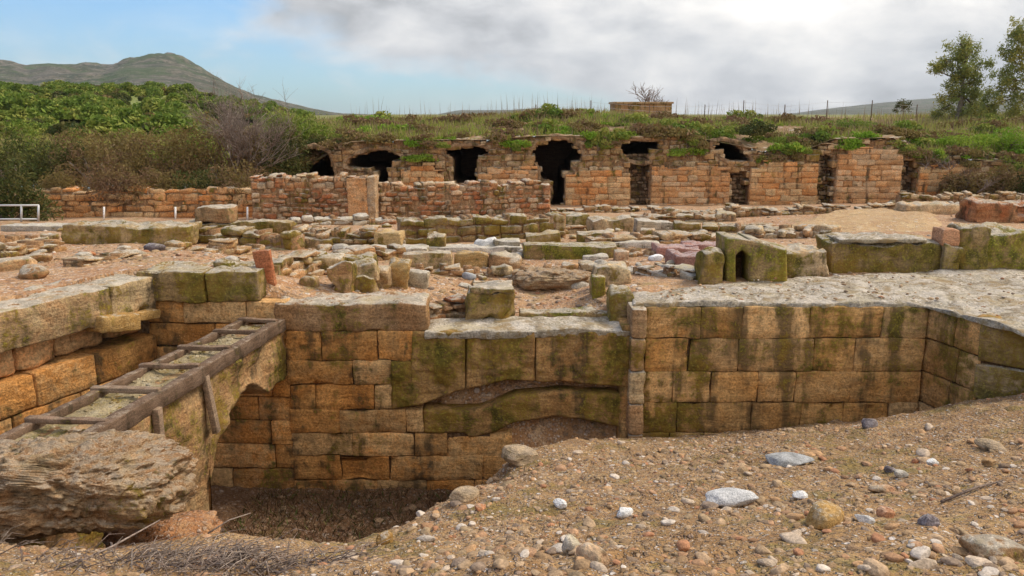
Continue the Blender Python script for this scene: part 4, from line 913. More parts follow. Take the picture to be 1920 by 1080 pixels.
for i, (a, b, t, bt) in enumerate(PIERS):
    A = pY(a, bt, FY-.16); B = pY(b, bt, FY-.16); zt = pY(a, t, FY)[2]; zb = -1.5; cs = [zt]
    while cs[-1] > zb: cs.append(cs[-1]-random.uniform(.19, .26))
    q = masonry('pier', (A[0], FY-.18), (B[0], FY-.18), cs, .34, (.35, .75), M['orange_pale' if i % 2 else 'orange'], parent=vb, res=.1, r=.03, amp=.03, jit=.025, gap=.0, chip=.08, wjit=.015, back=True, backmat=M['orange'],
            top=lambda s, zt=zt, i=i: zt-.08-.16*abs(math.sin(s*5+i*2))-(.16 if s < .14 or s > .88 else 0)-.14*max(0, math.sin(s*9+i*1.7)))
# ---------------------------------------------------------------- vegetation
def bush(name, c, s, mat, label, cat='bush', n=2600, leaf=.09, nl=14, group=None, asp=.45, stem=True):
    """foliage in uneven clumps round woody stems"""
    c = np.array(c, float); s = np.array(s, float)
    root = empty(name, c, label, cat, group)
    K = RNG.normal(size=(nl, 3)); K /= np.linalg.norm(K, axis=1, keepdims=True); K *= RNG.uniform(.35, .95, (nl, 1)); K[:, 2] = np.abs(K[:, 2])*.9+.05
    P = []; T = []
    for k in K:
        m = int(n/nl*RNG.uniform(.6, 1.4)); q = RNG.normal(size=(m, 3)); q /= np.linalg.norm(q, axis=1, keepdims=True); q *= RNG.uniform(.5, 1, (m, 1))**.6*RNG.uniform(.28, .42)
        P.append((k+q)*s); tt = RNG.random((m, 3)); tt[:, 0] = tt[:, 0]*.5+RNG.random()*.5; tt[:, 1] = tt[:, 1]*.4+RNG.random()*.6; T.append(tt)
    P = np.vstack(P)+c; T = np.vstack(T); P[:, 2] = np.maximum(P[:, 2], c[2]-.1*s[2])
    V, F, TT = leaves(P, leaf, asp, 0, T); MB().add(V, F, TT).build('foliage', mat, root, smooth=False)
    if stem:
        mb = MB()
        for k in K[:7]:
            e = c+k*s*.9; m = (c+e)/2+RNG.normal(size=3)*s*.06; addtube(mb, [c-np.array((0, 0, .1)), m, e], [s[2]*.045, s[2]*.03, s[2]*.012], 5)
        mb.build('stems', M['wood_dark'], root)
    return root
def copy_tree(o, loc, sc=1., rz=0., label=None):
    c = o.copy(); COL.objects.link(c); c.location = tuple(loc); c.scale = (sc,)*3 if np.isscalar(sc) else sc; c.rotation_euler = (0, 0, rz)
    if label: c['label'] = label
    for ch in [k for k in bpy.data.objects if k.parent == o]:
        d = ch.copy(); COL.objects.link(d); d.parent = c
    return c
# hillside shrubs
protos = [bush('hillside_shrub', zHill(40, 120), (2.6, 2.4, 1.9), M['leaf_green'], 'rounded green shrub on the hillside below the mountain', 'shrub', 2400, .26, 16, 'green shrubs on the hillside'),
          bush('hillside_shrub', zHill(200, 110), (2.4, 2.6, 1.7), M['leaf_dark'], 'darker green shrub on the hillside below the mountain', 'shrub', 2200, .26, 14, 'dark shrubs on the hillside'),
          bush('hillside_shrub', zHill(300, 140), (2.2, 2.0, 1.3), M['leaf_olive'], 'brownish olive shrub on the hillside below the mountain', 'shrub', 1700, .24, 12, 'olive shrubs on the hillside')]
rg = random.Random(4)
for i in range(270):
    px = rg.uniform(-60, 560); Yv = 50+100*rg.random()**.75
    if 235 < px < 325 and 85 < Yv < 118: continue
    k = rg.choices([0, 1, 2], [6, 3, 1.6])[0]; copy_tree(protos[k], zHill(px, Yv)+np.array((0, 0, -.3)), rg.uniform(.55, 1.15)*(1 if Yv > 80 else .85), rg.uniform(0, 6.28))
# brown thicket over the left wall: individual olive-brown bushes
rg = random.Random(9)
spots = [(20, 30.3, .0, 1.5, 1.5, 'leaf_dark'), (100, 30.6, 0, 1.3, 1.2, 'leaf_dark'), (180, 30.4, -.1, 1.3, 1.2, 'leaf_olive'), (255, 30.4, -.1, 1.2, 1.15, 'leaf_olive'), (330, 30.5, -.1, 1.3, 1.35, 'leaf_olive'), (405, 30.6, -.05, 1.2, 1.4, 'leaf_olive'), (475, 30.8, -.05, 1.1, 1.2, 'leaf_olive'), (530, 31.5, .0, .9, 1.1, 'leaf_dark'),
         (-60, 31.0, 0, 1.6, 1.7, 'leaf_dark'), (60, 34, .8, 1.7, 1.1, 'leaf_green'), (160, 34, .8, 1.7, .9, 'leaf_olive'), (260, 34.5, .8, 1.6, .95, 'leaf_olive'), (350, 34, .8, 1.5, 1.0, 'leaf_green'), (560, 34, 1.0, 1.5, .9, 'leaf_green')]
names = ['dark bush at the left edge above the metal railing', 'dark reddish bush second from the left edge over the ochre wall', 'olive-brown bush hanging over the left part of the ochre wall', 'olive-brown bush over the middle of the ochre wall', 'olive-brown bush below and left of the bare grey bush', 'dense brown bush just left of the bare grey bush foot', 'brown bush at the foot of the bare grey bush', 'dark bush left of the leftmost vault opening', 'dark bush partly cut by the left picture edge', 'green bush behind the dark left-edge bushes', 'olive bush in the second row on the left', 'yellow-brown bush in the second row behind the thicket', 'green bush in the second row beside the bare grey bush', 'green bush above the leftmost vault opening']
for (px, Yv, z, wd, hh, mt), lb in zip(spots, names):
    x = (px-960)/FPX*(Yv*CP+(CH-z)*SP)
    bush('thicket_bush', (x, Yv, float(zB(x, Yv+1))-.2), (wd*1.15, 1.1, hh*1.8), M[mt], lb, 'bush', 5200, .075, 26, asp=.30)
def bare(name, c, h, spread, n, label, rad=.03, lvl=3, seed=0, cat='bush', mat='twig'):
    rr = random.Random(seed); root = empty(name, c, label, cat); mb = MB(); tw = MB()
    def grow(p, d, L, r, k):
        pts = [p]; q = p
        for j in range(3):
            d = d+np.array([rr.gauss(0, .16), rr.gauss(0, .16), rr.gauss(0, .08)+.04]); d = d/np.linalg.norm(d); q = q+d*L/3; pts.append(q)
        addtube(mb if k >= lvl-1 else tw, pts, np.linspace(r, r*.55, 4), 4 if k < lvl else 6)
        if k == 0: return
        for _ in range(rr.randint(3, 5)):
            t = rr.randint(1, 3); dd = d+np.array([rr.gauss(0, .5), rr.gauss(0, .5), rr.gauss(.1, .3)]); grow(pts[t], dd/np.linalg.norm(dd), L*rr.uniform(.5, .8), r*.6, k-1)
    for _ in range(n):
        d = np.array([rr.gauss(0, spread), rr.gauss(0, spread), 1.]); grow(np.array(c, float)+np.array([rr.gauss(0, spread*.3), rr.gauss(0, spread*.3), -.1]), d/np.linalg.norm(d), h*rr.uniform(.35, .55), rad, lvl)
    mb.build('branches', M[mat], root); tw.build('twigs', M[mat], root); return root
bare('bare_bush', (pY(462, 330, 31.2)[0], 30.9, -.3), 3.6, .30, 13, 'tall leafless grey-brown bush rising above the thicket', .03, 4, 2)
bare('bare_tree', (pY(1216, 215, 66)[0], 66, 2.2), 2.6, .35, 5, 'small leafless tree standing behind the flat-roofed hut', .06, 3, 5, 'tree')
bare('dry_bush', (pY(1690, 250, 33.5)[0], 33.5, .75), .8, .9, 10, 'dry grey bush above the rightmost vault piers', .015, 2, 8)
for i, (px, py, lb) in enumerate([(1800, 330, 'dry tangled bush hanging over the right end of the piers'), (1880, 345, 'dry brown bush lying at the right edge below the trees'), (1760, 290, 'grey brushwood bush on the bank above the right piers')]):
    p = pY(px, py+22, 30.8+.5*i); r_ = bare('dry_bush', p, .95, 1.5, 14, lb, .015, 2, 20+i)
for px_, Yq, w_, h_, m_, lb in [(1800, 30.9, 1.0, .95, 'leaf_olive', 'brown-green bush spilling over the right end of the pier wall'), (1868, 30.4, 1.2, 1.05, 'leaf_olive', 'wide brown bush in front of the wall near the right edge'), (1945, 30.0, 1.2, 1.2, 'leaf_dark', 'dark brown-green bush cut by the right edge of the picture')]:
    q_ = pY(px_, 366, Yq); bush('thicket_bush', q_, (w_, .8, h_), M[m_], lb, 'bush', 4200, .07, 22, asp=.3)
BR = [(790, 296, .8, .22, 'bright green tuft between the second and third vault openings'), (1292, 284, 1.0, .25, 'bright green cushion of plants above the wide central pier'), (715, 250, 1.5, .4, 'bright green patch of leaves above the second vault opening'),
      (880, 245, 1.1, .35, 'bright green patch of leaves above the third vault opening'), (1180, 250, 1.6, .4, 'green patch of leaves over the fifth vault opening'), (1060, 240, 1.4, .3, 'low green patch above the tallest vault opening'), (1350, 240, 1.3, .5, 'leafy green bush above the sixth vault opening'),
      (1480, 262, 1.0, .35, 'yellow-green plants above the fifth pier'), (1600, 232, 1.4, .4, 'pale green bush on the skyline above the right piers'), (1800, 262, 1.8, .55, 'bright green bush beneath the left eucalyptus'), (1895, 258, 1.2, .9, 'bright green bush beneath the right-edge tree'), (565, 250, 1.4, .4, 'green patch of plants beside the bare grey bush')]
for px, py, wd, hh, lb in BR:
    Yv = 31.85 if py > 280 else 32.4+max(0, (275-py))*.07; p = pY(px, py, Yv)
    bush('green_plant', (p[0], Yv+.1, p[2]-hh*.5), (wd, .6 if py > 280 else 1.0, hh), M['leaf_bright'] if 'bright' in lb or 'green patch' in lb else M['leaf_green'], lb, 'plant', 2600, .05, 18, asp=.4, stem=True)
DK = [(1410, 240, .9, .5, 'dark leafy bush on the bank above the fourth pier'), (600, 268, .8, .5, 'dark drooping bush over the leftmost vault opening'), (650, 270, .7, .4, 'grey-green bush between the first two vault openings'), (1530, 262, .9, .4, 'dull green bush above the gap between the right piers')]
for px, py, wd, hh, lb in DK:
    p = pY(px, py, 32.9); bush('bank_bush', (p[0], 32.9, p[2]-hh*.4), (wd, .8, hh), M['leaf_dark'], lb, 'bush', 2200, .055, 16)
for i_, (px_, lb) in enumerate([(120, 'brown shrub hanging over the left part of the ochre wall top'), (215, 'olive shrub hanging over the ochre wall above the first marker post'), (300, 'brown shrub hanging over the ochre wall above the middle marker post'), (385, 'dark brown shrub hanging over the ochre wall left of the lone block'), (450, 'brownish shrub hanging over the ochre wall against the taller rubble wall')]):
    q_ = pY(px_, 372, pG(px_, 408)[1]+.55); bush('thicket_bush', q_, (1.15, .5, .95), M['leaf_olive' if i_ != 3 else 'leaf_dark'], lb, 'bush', 3800, .055, 20, asp=.28)
bush('thicket_bush', (pY(10, 395, 23.2)[0], 23.4, -.75), (1.3, .8, 1.75), M['leaf_dark'], 'tall dark reddish-green bush behind the metal railing', 'bush', 5000, .07, 22, asp=.32)
bp_ = [bush('bank_plant', (0, 34, zB(0., 34.)[()]), (.55, .5, .28), M['leaf_olive'], 'low olive plant in the grass of the bank above the vaults', 'plant', 700, .05, 9, 'olive plants on the bank'),
       bush('bank_plant', (1, 34, zB(1., 34.)[()]), (.6, .5, .32), M['leaf_green'], 'low green plant in the grass of the bank above the vaults', 'plant', 700, .05, 9, 'green plants on the bank'),
       bush('bank_plant', (2, 34, zB(2., 34.)[()]), (.6, .5, .26), M['leaf_bright'], 'low bright yellow-green plant in the grass of the bank above the vaults', 'plant', 700, .05, 9, 'bright plants on the bank')]
rg = random.Random(77)
for i in range(210):
    px = rg.uniform(540, 1980); Yv = 32.15+rg.random()**1.5*10; x = (px-960)/FPX*(Yv*CP+.2)
    copy_tree(bp_[rg.choices([0, 1, 2], [4, 3, 2.2])[0]], (x, Yv, float(zB(x, Yv))-.05), rg.uniform(.6, 1.9), rg.uniform(0, 6))
rg = random.Random(78)
for i in range(70):
    px = rg.uniform(545, 1960)
    if any(min(h[0] for h in H)-14 < px < max(h[0] for h in H)+14 for H in HOLES): continue
    t_ = topz((px-960)/FPX*(FY*CP+.25)); x = (px-960)/FPX*(FY*CP+.2)
    copy_tree(bp_[rg.choices([0, 1, 2], [5, 4, 1.2])[0]], (x, 31.95, t_-rg.uniform(.05, .45)), (rg.uniform(.6, 1.3), .6, rg.uniform(.9, 1.6)), rg.uniform(-.3, .3))
# trees at right
def tree(name, base, h, crowns, label, mat, leaf=.12, n=9000, seed=1, tr=.16):
    rr = random.Random(seed); base = np.array(base, float); root = empty(name, base, label, 'tree'); mb = MB(); P = []; T = []
    top = base+np.array((rr.gauss(0, .2), 0, h*.62)); mid = base+np.array((.15, 0, h*.3)); addtube(mb, [base-np.array((0, 0, .3)), mid, top], [tr, tr*.75, tr*.4], 9)
    tot = sum(c[3] for c in crowns)
    for cx, cz, cyy, rad in crowns:
        c = base+np.array((cx, cyy, cz)); s0 = mid+(top-mid)*min(1, max(0, (cz/h-.3)/.5)); m = (s0+c)/2+np.array((rr.gauss(0, .15), rr.gauss(0, .15), -.1))
        addtube(mb, [s0, m, c], [tr*.35, tr*.22, tr*.08], 6)
        for k in range(7):
            d = np.array([rr.gauss(0, 1), rr.gauss(0, 1), rr.gauss(0, .8)]); d = d/np.linalg.norm(d)*rad*rr.uniform(.45, .95); e = c+d; addtube(mb, [c, (c+e)/2+np.array((0, 0, .05)), e], [tr*.08, tr*.05, tr*.03], 4)
            nn = int(n*rad/tot/7); q = RNG.normal(size=(nn, 3))*rad*.23; q[:, 2] -= np.abs(RNG.normal(size=nn))*rad*.08; P.append(e+q); tt = RNG.random((nn, 3)); tt[:, 0] = tt[:, 0]*.5+rr.random()*.5; tt[:, 1] = tt[:, 1]*.4+rr.random()*.6; T.append(tt)
    mb.build('trunk', M['wood_dark'], root); V, F, TT = leaves(np.vstack(P), leaf, .3, -.5, np.vstack(T)); MB().add(V, F, TT).build('crown', M[mat], root, smooth=False); return root
pb = pY(1795, 215, 45); 
tree('eucalyptus_tree', (pb[0], 45, 1.9), 4.8, [(-.3, 4.1, 0, .75), (.5, 3.7, .2, .75), (-.8, 3.2, 0, .65), (.1, 2.9, -.3, .75), (.9, 2.9, .1, .6), (-.5, 2.3, .2, .6), (.3, 1.8, 0, .7), (-.5, 1.4, 0, .6), (.9, 1.2, 0, .7), (-1.5, 2.8, 0, .35), (.5, 2.3, .3, .7), (-.2, 3.4, .3, .6), (.3, .9, 0, .8), (-.7, .7, .2, .7), (1.2, .6, 0, .7)], 'airy eucalyptus standing alone left of the tree cut by the right edge', 'leaf_euca', .085, 12500, 3)
pb = pY(1930, 215, 43)
tree('eucalyptus_tree', (pb[0], 43, 1.9), 5.6, [(-.4, 5.0, 0, .75), (.5, 4.6, 0, .9), (-.9, 4.0, 0, .7), (-.2, 3.6, 0, .8), (-1.1, 3.0, 0, .55), (.6, 3.2, 0, .9), (-.4, 2.2, 0, .7), (-1.2, 1.7, 0, .7), (.4, 1.5, 0, .9), (-1.8, 1.2, .2, .6), (-.8, .9, 0, .7), (-.9, 4.6, .2, .6), (-1.3, 3.6, .2, .5), (-1.6, 2.3, .2, .6), (-2.1, .8, .2, .6), (0, .7, 0, .9)], 'taller eucalyptus cut by the right edge of the picture', 'leaf_euca', .085, 15000, 8)
p = pY(1690, 214, 62); tree('small_tree', (p[0], 62, 1.9), 1.6, [(0, 1.2, 0, .5), (.4, 1.0, 0, .4), (-.4, 1.0, 0, .35)], 'small faint round tree on the skyline left of the eucalyptus', 'leaf_dark', .08, 900, 4, .05)
# grass on the bank: nobody could count it
def blades(n, ufn, name, mat, h=(.15, .4), wd=.018, label=None, cat='grass', lean=.25):
    V = []; T = []; P = ufn(n); n = len(P); a = RNG.uniform(0, 6.28, n); L = RNG.uniform(*h, n)
    dx = np.stack([np.cos(a), np.sin(a), a*0], 1)*wd; tip = P+np.stack([RNG.normal(size=n)*lean*L, RNG.normal(size=n)*lean*L, L], 1)
    mid = (P+tip)/2+np.stack([a*0, a*0, L*.08], 1)
    Vv = np.stack([P-dx, P+dx, mid+dx*.7, mid-dx*.7, tip], 1).reshape(-1, 3); b = np.arange(n)*5
    T = np.repeat(RNG.random((n, 3)), 5, 0); mb = MB(); mb.add(Vv, np.stack([b, b+1, b+2, b+3], 1), T); mb.F.append(np.stack([b+3, b+2, b+4], 1))
    o = mb.build(name, mat, origin=(0, 0, 0), smooth=False); tag(o, label, cat, kind='stuff'); return o
def onbank(y0, y1, thr=-.2, pw=1., pxr=(-100, 2050), sc_=.5, s=5):
    def f(n):
        u = RNG.random(n); Y = y0+(y1-y0)*RNG.random(n)**pw; px = RNG.uniform(*pxr, n); X = (px-960)/FPX*(Y*CP+.1); Q = np.stack([X, Y, X*0], 1); k = fbm(Q, sc_, 3, s) > thr
        X, Y = X[k], Y[k]; return np.stack([X, Y, zB(X, Y)-.03], 1)
    return f
blades(52000, onbank(32.2, 46, -.15), 'bank_grass', M['grass'], (.12, .36), .022, 'yellow-green grass covering the bank above the vaults')
blades(20000, onbank(38, 60, -.35, .8), 'tall_grass', M['grass'], (.22, .5), .018, 'tall soft grass along the skyline of the bank')
blades(22000, onbank(32.1, 50, -.1), 'dry_weeds', M['dry'], (.2, .55), .012, 'dry brown weeds standing in the bank grass', lean=.35)
blades(420, onbank(38, 48, -.1, 1., (620, 1750), .35, 9), 'tall_stalks', M['dry'], (.6, 1.35), .012, 'thin dry stalks sticking up above the skyline', lean=.06)
blades(26000, lambda n: (lambda q: q[q[:, 2] < 99])(onbank(32.1, 38, -.1, 1.)(n)), 'ground_herbs', M['leaf_bright'], (.05, .16), .03, 'low bright green herbs on the bank above the vaults', lean=.8)
# ---------------------------------------------------------------- hut, fence, railing, posts
Yh = 58
ht = empty('flat_roofed_hut', (pY(1206, 215, Yh)[0], Yh, 1.9), 'small flat-roofed concrete hut on the skyline', 'hut')
a, b = pY(1152, 200, Yh), pY(1261, 200, Yh); zt = pY(1200, 191, Yh)[2]
P, F = rbox(((a[0]+b[0])/2, Yh+1.5, (1.4+zt-.12)/2), ((b[0]-a[0])/2-.04, 1.5, (zt-.12-1.4)/2), .02, .3, 0, 0, .01); MB().add(P, F).build('walls', M['render'], ht)
P, F = rbox(((a[0]+b[0])/2, Yh+1.5, zt-.06), ((b[0]-a[0])/2+.06, 1.62, .07), .02, .3, 0, 0, .01); MB().add(P, F).build('roof_slab', M['weathered'], ht)
fn = empty('wire_fence', (6, 50, 2), 'thin wire fence with dark posts along the skyline', 'fence')
fx = [1005, 1108, 1218, 1322, 1395, 1472, 1552, 1636, 1720]
tops = []
for q in fx:
    p = pY(q, 188 if q in (1108, 1395, 1552, 1636) else 196, 50); addr = MB(); addtube(addr, [(p[0], 50, 1.9), (p[0], 50, p[2])], .028, 6, (.2,)*3); addr.build('post', M['wood_dark'], fn); tops.append(p)
wi = MB()
for i in range(len(tops)-1):
    for zz in (.12, .4): addtube(wi, [tops[i]-np.array((0, 0, zz)), tops[i+1]-np.array((0, 0, zz))], .006, 3, (.2,)*3)
wi.build('wire', M['steel'], fn)
Yr = pG(30, 418)[1]
rl = empty('metal_railing', tuple(pY(36, 418, Yr)), 'grey metal railing at the left edge in front of the ochre wall', 'railing')
for q in (-70, -18, 40, 72):
    p0, p1 = pY(q, 416, Yr), pY(q, 385, Yr); mb = MB(); addtube(mb, [p0, p1], .028, 8); mb.build('post', M['steel'], rl)
for q in (385, 411):
    mb = MB(); addtube(mb, [pY(-70, q, Yr), pY(73, q, Yr)], .025, 8); mb.build('rail', M['steel'], rl)
for q, lb in ((195, 'short white marker post nearest the metal railing'), (329, 'short white marker post in the middle below the ochre wall'), (464, 'short white marker post by the reddish rubble wall')):
    Yq = pG(q, 412)[1]; mb = MB(); addtube(mb, [pY(q, 412, Yq), pY(q, 388, Yq)], .028, 8, (.9,)*3); tag(mb.build('marker_post', M['white']), lb, 'post')
# ---------------------------------------------------------------- stones on the mound
TINTS = [tuple(.7*a_+.3*b_ for a_, b_ in zip(c_, (.36, .25, .14))) for c_ in [(.60, .48, .37), (.50, .28, .16), (.44, .23, .12), (.54, .37, .23), (.27, .20, .16), (.45, .31, .19), (.70, .62, .54), (.48, .20, .10), (.38, .27, .16), (.58, .33, .16), (.26, .18, .13)]]
HERO = [('flat_rock', 1372, 940, (.175, .10, .05), 'greyrock', (.8, .3, .9), 'pale grey pointed flat rock in the right foreground gravel'),
        ('flat_rock', 1478, 868, (.22, .14, .05), 'greyrock', (.3, .3, .3), 'blue-grey flat rock half buried behind the pale pointed one'),
        ('boulder', 1546, 983, (.13, .09, .07), 'ochre', (.5, .5, .5), 'ochre boulder in the right foreground'),
        ('boulder', 1630, 800, (.085, .07, .07), 'darkrock', (.6, .5, .6), 'dark rounded stone with a pale top near the stained wall'),
        ('boulder', 722, 1020, (.055, .05, .05), 'ochre', (.3, .4, .2), 'round orange stone at the brink of the pit'),
        ('boulder', 1420, 790, (.10, .07, .06), 'conglom', (.6, .4, .6), 'brown stone lying against the foot of the stained wall'),
        ('boulder', 1748, 872, (.06, .04, .035), 'white', (.7, .4, .6), 'white stone in the right gravel next to a small red one'),
        ('boulder', 1715, 868, (.03, .03, .025), 'terracotta', (.5, .4, .6), 'small red stone touching the white one on the right'),
        ('boulder', 1690, 893, (.055, .04, .03), 'pale', (.7, .4, .6), 'pale stone just below the white and red stones'),
        ('boulder', 1668, 884, (.045, .04, .03), 'darkrock', (.3, .4, .6), 'small dark stone beside the pale one on the right'),
        ('boulder', 1652, 923, (.085, .05, .035), 'rubble', (.8, .4, .8), 'long pinkish-brown stone behind the ochre boulder'),
        ('boulder', 1500, 935, (.05, .04, .035), 'white', (.5, .4, .6), 'white lump between the pale flat rock and the pinkish stone'),
        ('boulder', 1660, 970, (.06, .045, .04), 'terracotta', (.7, .2, .8), 'orange-red stone right of the ochre boulder'),
        ('boulder', 1620, 978, (.05, .03, .025), 'white', (.7, .4, .6), 'white chip between the ochre boulder and the orange-red stone'),
        ('boulder', 1860, 842, (.15, .09, .05), 'conglom', (.8, .3, .9), 'pale crumbly rock on the right side of the mound'),
        ('boulder', 1860, 1040, (.11, .09, .05), 'weathered', (.3, .9, .3), 'grey-green rough rock at the bottom right corner'),
        ('boulder', 1740, 984, (.05, .04, .035), 'darkrock', (.7, .4, .6), 'greyish stone at the right below the pinkish one'),
        ('boulder', 1855, 872, (.06, .05, .04), 'rubble_grey', (.7, .4, .6), 'brown stone below the pale crumbly rock'),
        ('boulder', 1050, 948, (.055, .04, .03), 'white', (.7, .4, .6), 'white broken stone in the centre of the mound'),
        ('boulder', 1070, 1032, (.05, .04, .045), 'pale', (.7, .4, .6), 'upright pale stone in the lower centre'),
        ('boulder', 1110, 1055, (.09, .06, .05), 'rubble', (.9, .4, .9), 'pinkish rough rock at the bottom centre'),
        ('boulder', 1170, 965, (.06, .045, .035), 'white', (.8, .4, .6), 'white stone right of the centre of the mound'),
        ('boulder', 900, 955, (.05, .035, .03), 'terracotta', (.7, .4, .6), 'reddish stone near the left slope of the mound'),
        ('boulder', 1700, 975, (.0, 0, 0), None, None, None),
        ('boulder', 1745, 742, (.20, .15, .13), 'conglom', (.7, .4, .9), 'crumbly grey rock at the foot of the inner right corner'),
        ('boulder', 975, 862, (.24, .16, .10), 'conglom', (.9, .5, .9), 'pale crusty clod at the tip of the mound below the arch'),
        ('boulder', 870, 938, (.12, .09, .07), 'conglom', (.8, .4, .9), 'crusty clod on the brink of the mound above the pit floor')]
for i, (nm, px, py, s, mt, tn, lb) in enumerate(HERO):
    if mt is None: continue
    p = pM(px, py)
    if p is None: continue
    V, F = rock((p[0], p[1], float(zM(p[0], p[1])[0])+s[2]*.45), s, 4, 9 if 'flat' in nm else 6, .16, 500+i, 0 if 'flat' in nm else None); tag(MB().add(V, F, tn).build(nm, M[mt]), lb, 'rock' if nm != 'boulder' else 'stone')
# counted pebbles: the largest ones, each its own object
pm = []
for k in range(10):
    t = TINTS[k % len(TINTS)]; V, F = rock((0, 0, 0), (1, .75, .5), 3, 10, .22, 900+k, 0)
    q = MB().add(V, F, t); pm.append(q)
meshes = []
for k, q in enumerate(pm):
    o = q.build('pebble', M['pebble'], origin=(0, 0, 0)); meshes.append(o)
cols = ['pale', 'brown', 'reddish brown', 'tan', 'dark grey', 'sandy', 'white', 'brick red', 'olive brown', 'orange']
rg = random.Random(12); cnt = 0; used = set()
while cnt < 290:
    px, py = rg.uniform(560, 1920), rg.uniform(800, 1080)
    if px < 950 and py < 1010-(px-640)*.4: continue
    p = pM(px, py, 1.8)
    if p is None or p[2] < -1.7: continue
    k = rg.choices(range(10), [4, 3, 3, 4, 1.2, 4, 2.4, 2.2, 2, 2])[0]; s = (.012+.022*rg.random()**2)*(1+.13*p[1])*(1.5 if rg.random() < .08 else 1)
    o = meshes[k] if k not in used else meshes[k].copy()
    if k in used: COL.objects.link(o)
    used.add(k); o.location = (p[0], p[1], float(zM(p[0], p[1])[0])+s*.06); o.scale = (s, s, s*rg.uniform(.7, 1.1)); o.rotation_euler = (rg.uniform(-.3, .3), rg.uniform(-.3, .3), rg.uniform(0, 6.28))
    tag(o, cols[k]+' pebble lying loose on the foreground gravel mound', 'pebble', cols[k]+' pebbles on the gravel mound'); cnt += 1
for k in range(10):
    if k not in used: bpy.data.objects.remove(meshes[k])
def scatter(name, pts, smin, smax, mat, label, tints=TINTS, lv=1, flat=.55, pw=2.5):
    V, F = ico(lv); n = len(pts); s = smin+(smax-smin)*RNG.random(n)**pw; A = RNG.uniform(0, 6.28, n)
    var = [rock((0, 0, 0), (1, 1, 1), lv, 5, .2, 40+j, 0)[0] for j in range(12)]; var = np.array(var)
    W = var[RNG.integers(0, 12, n)]*np.stack([s*RNG.uniform(.8, 1.4, n), s*RNG.uniform(.6, 1, n), s*flat*RNG.uniform(.6, 1.2, n)], 1)[:, None]
    ca, sa = np.cos(A)[:, None], np.sin(A)[:, None]; W = np.stack([W[..., 0]*ca-W[..., 1]*sa, W[..., 0]*sa+W[..., 1]*ca, W[..., 2]], 2)+pts[:, None]
    nv = len(V); Fa = (F[None]+np.arange(n)[:, None, None]*nv).reshape(-1, 3); T = np.array(tints)[RNG.integers(0, len(tints), n)]*RNG.uniform(.7, 1.15, (n, 1)); T = np.repeat(T, nv, 0)
    o = MB().add(W.reshape(-1, 3), Fa, T).build(name, mat, origin=(0, 0, 0), smooth=False); tag(o, label, 'gravel', kind='stuff'); return o
def mpts(n, y0=1.9, y1=9.5, pw=1.):
    Y = y0+(y1-y0)*RNG.random(n)**pw; X = RNG.uniform(-1, 1, n)*(.3+Y*.75); k = inpoly(X, Y, [(-6, 2.5), (-5., 8), (5., 9.6), (5.3, 8.9), (6.5, 8.1), (11, 6), (11, -5), (-9, -5)]); X, Y = X[k], Y[k]
    Z = zM(X, Y); k = Z > -1.75; Q = np.stack([X, Y, X*0], 1); k &= RNG.random(len(X)) < np.clip(.55+fbm(Q, 1.3, 3, 55)*1.3, .12, 1); return np.stack([X[k], Y[k], Z[k]], 1)
TD = TINTS+[(.36, .23, .13), (.42, .29, .17), (.34, .22, .12), (.40, .27, .15), (.30, .19, .10), (.44, .30, .18)]
scatter('gravel', mpts(60000, pw=1.1), .003, .018, M['pebble'], 'mixed small gravel strewn over the foreground mound', TD)
scatter('coarse_gravel', mpts(13000), .008, .036, M['pebble'], 'coarser stone chips among the mound gravel', TD, 2, .5)
def upts(n, pxr, pyr, thr=None):
    out = []
    for _ in range(n):
        out.append(pG(random.uniform(*pxr), random.uniform(*pyr)))
    P = np.array(out); P = P[(P[:, 1] > 10.45) | ((P[:, 0] > -2.2) & (P[:, 0] < 1.3) & (P[:, 1] > 10.3))]; P[:, 2] = zU(P[:, 0], P[:, 1]); return P
scatter('dig_rubble', np.vstack([upts(2600, (0, 500), (425, 530)), upts(3200, (500, 1200), (440, 600)), upts(1600, (1150, 1900), (385, 520))]), .012, .06, M['pebble'], 'small rubble strewn across the excavated ground', TD, 2, .55, 3.5)
def pvpts(n):
    px = RNG.uniform(1230, 2000, n); t = RNG.random(n); Y = np.array([Yf_(p)+.12+(Yb_(p)-Yf_(p)-.15)*u for p, u in zip(px, t)]); X = (px-960)/FPX*(Y*CP+CH*SP); return np.stack([X, Y, X*0+.045], 1)
scatter('pavement_grit', pvpts(500), .006, .03, M['pebble'], 'grit and small chips lying on the pale pavement', TD, 2, .5, 3.5)
def cpts(n):
    P = mpts(n*6); k = fbm(P*np.array((1, 1, 0)), 1.9, 3, 155) > .22; return P[k][:n]
scatter('stone_cluster', cpts(2600), .012, .055, M['pebble'], 'clustered broken stones among the mound gravel', TD, 2, .55, 3.)
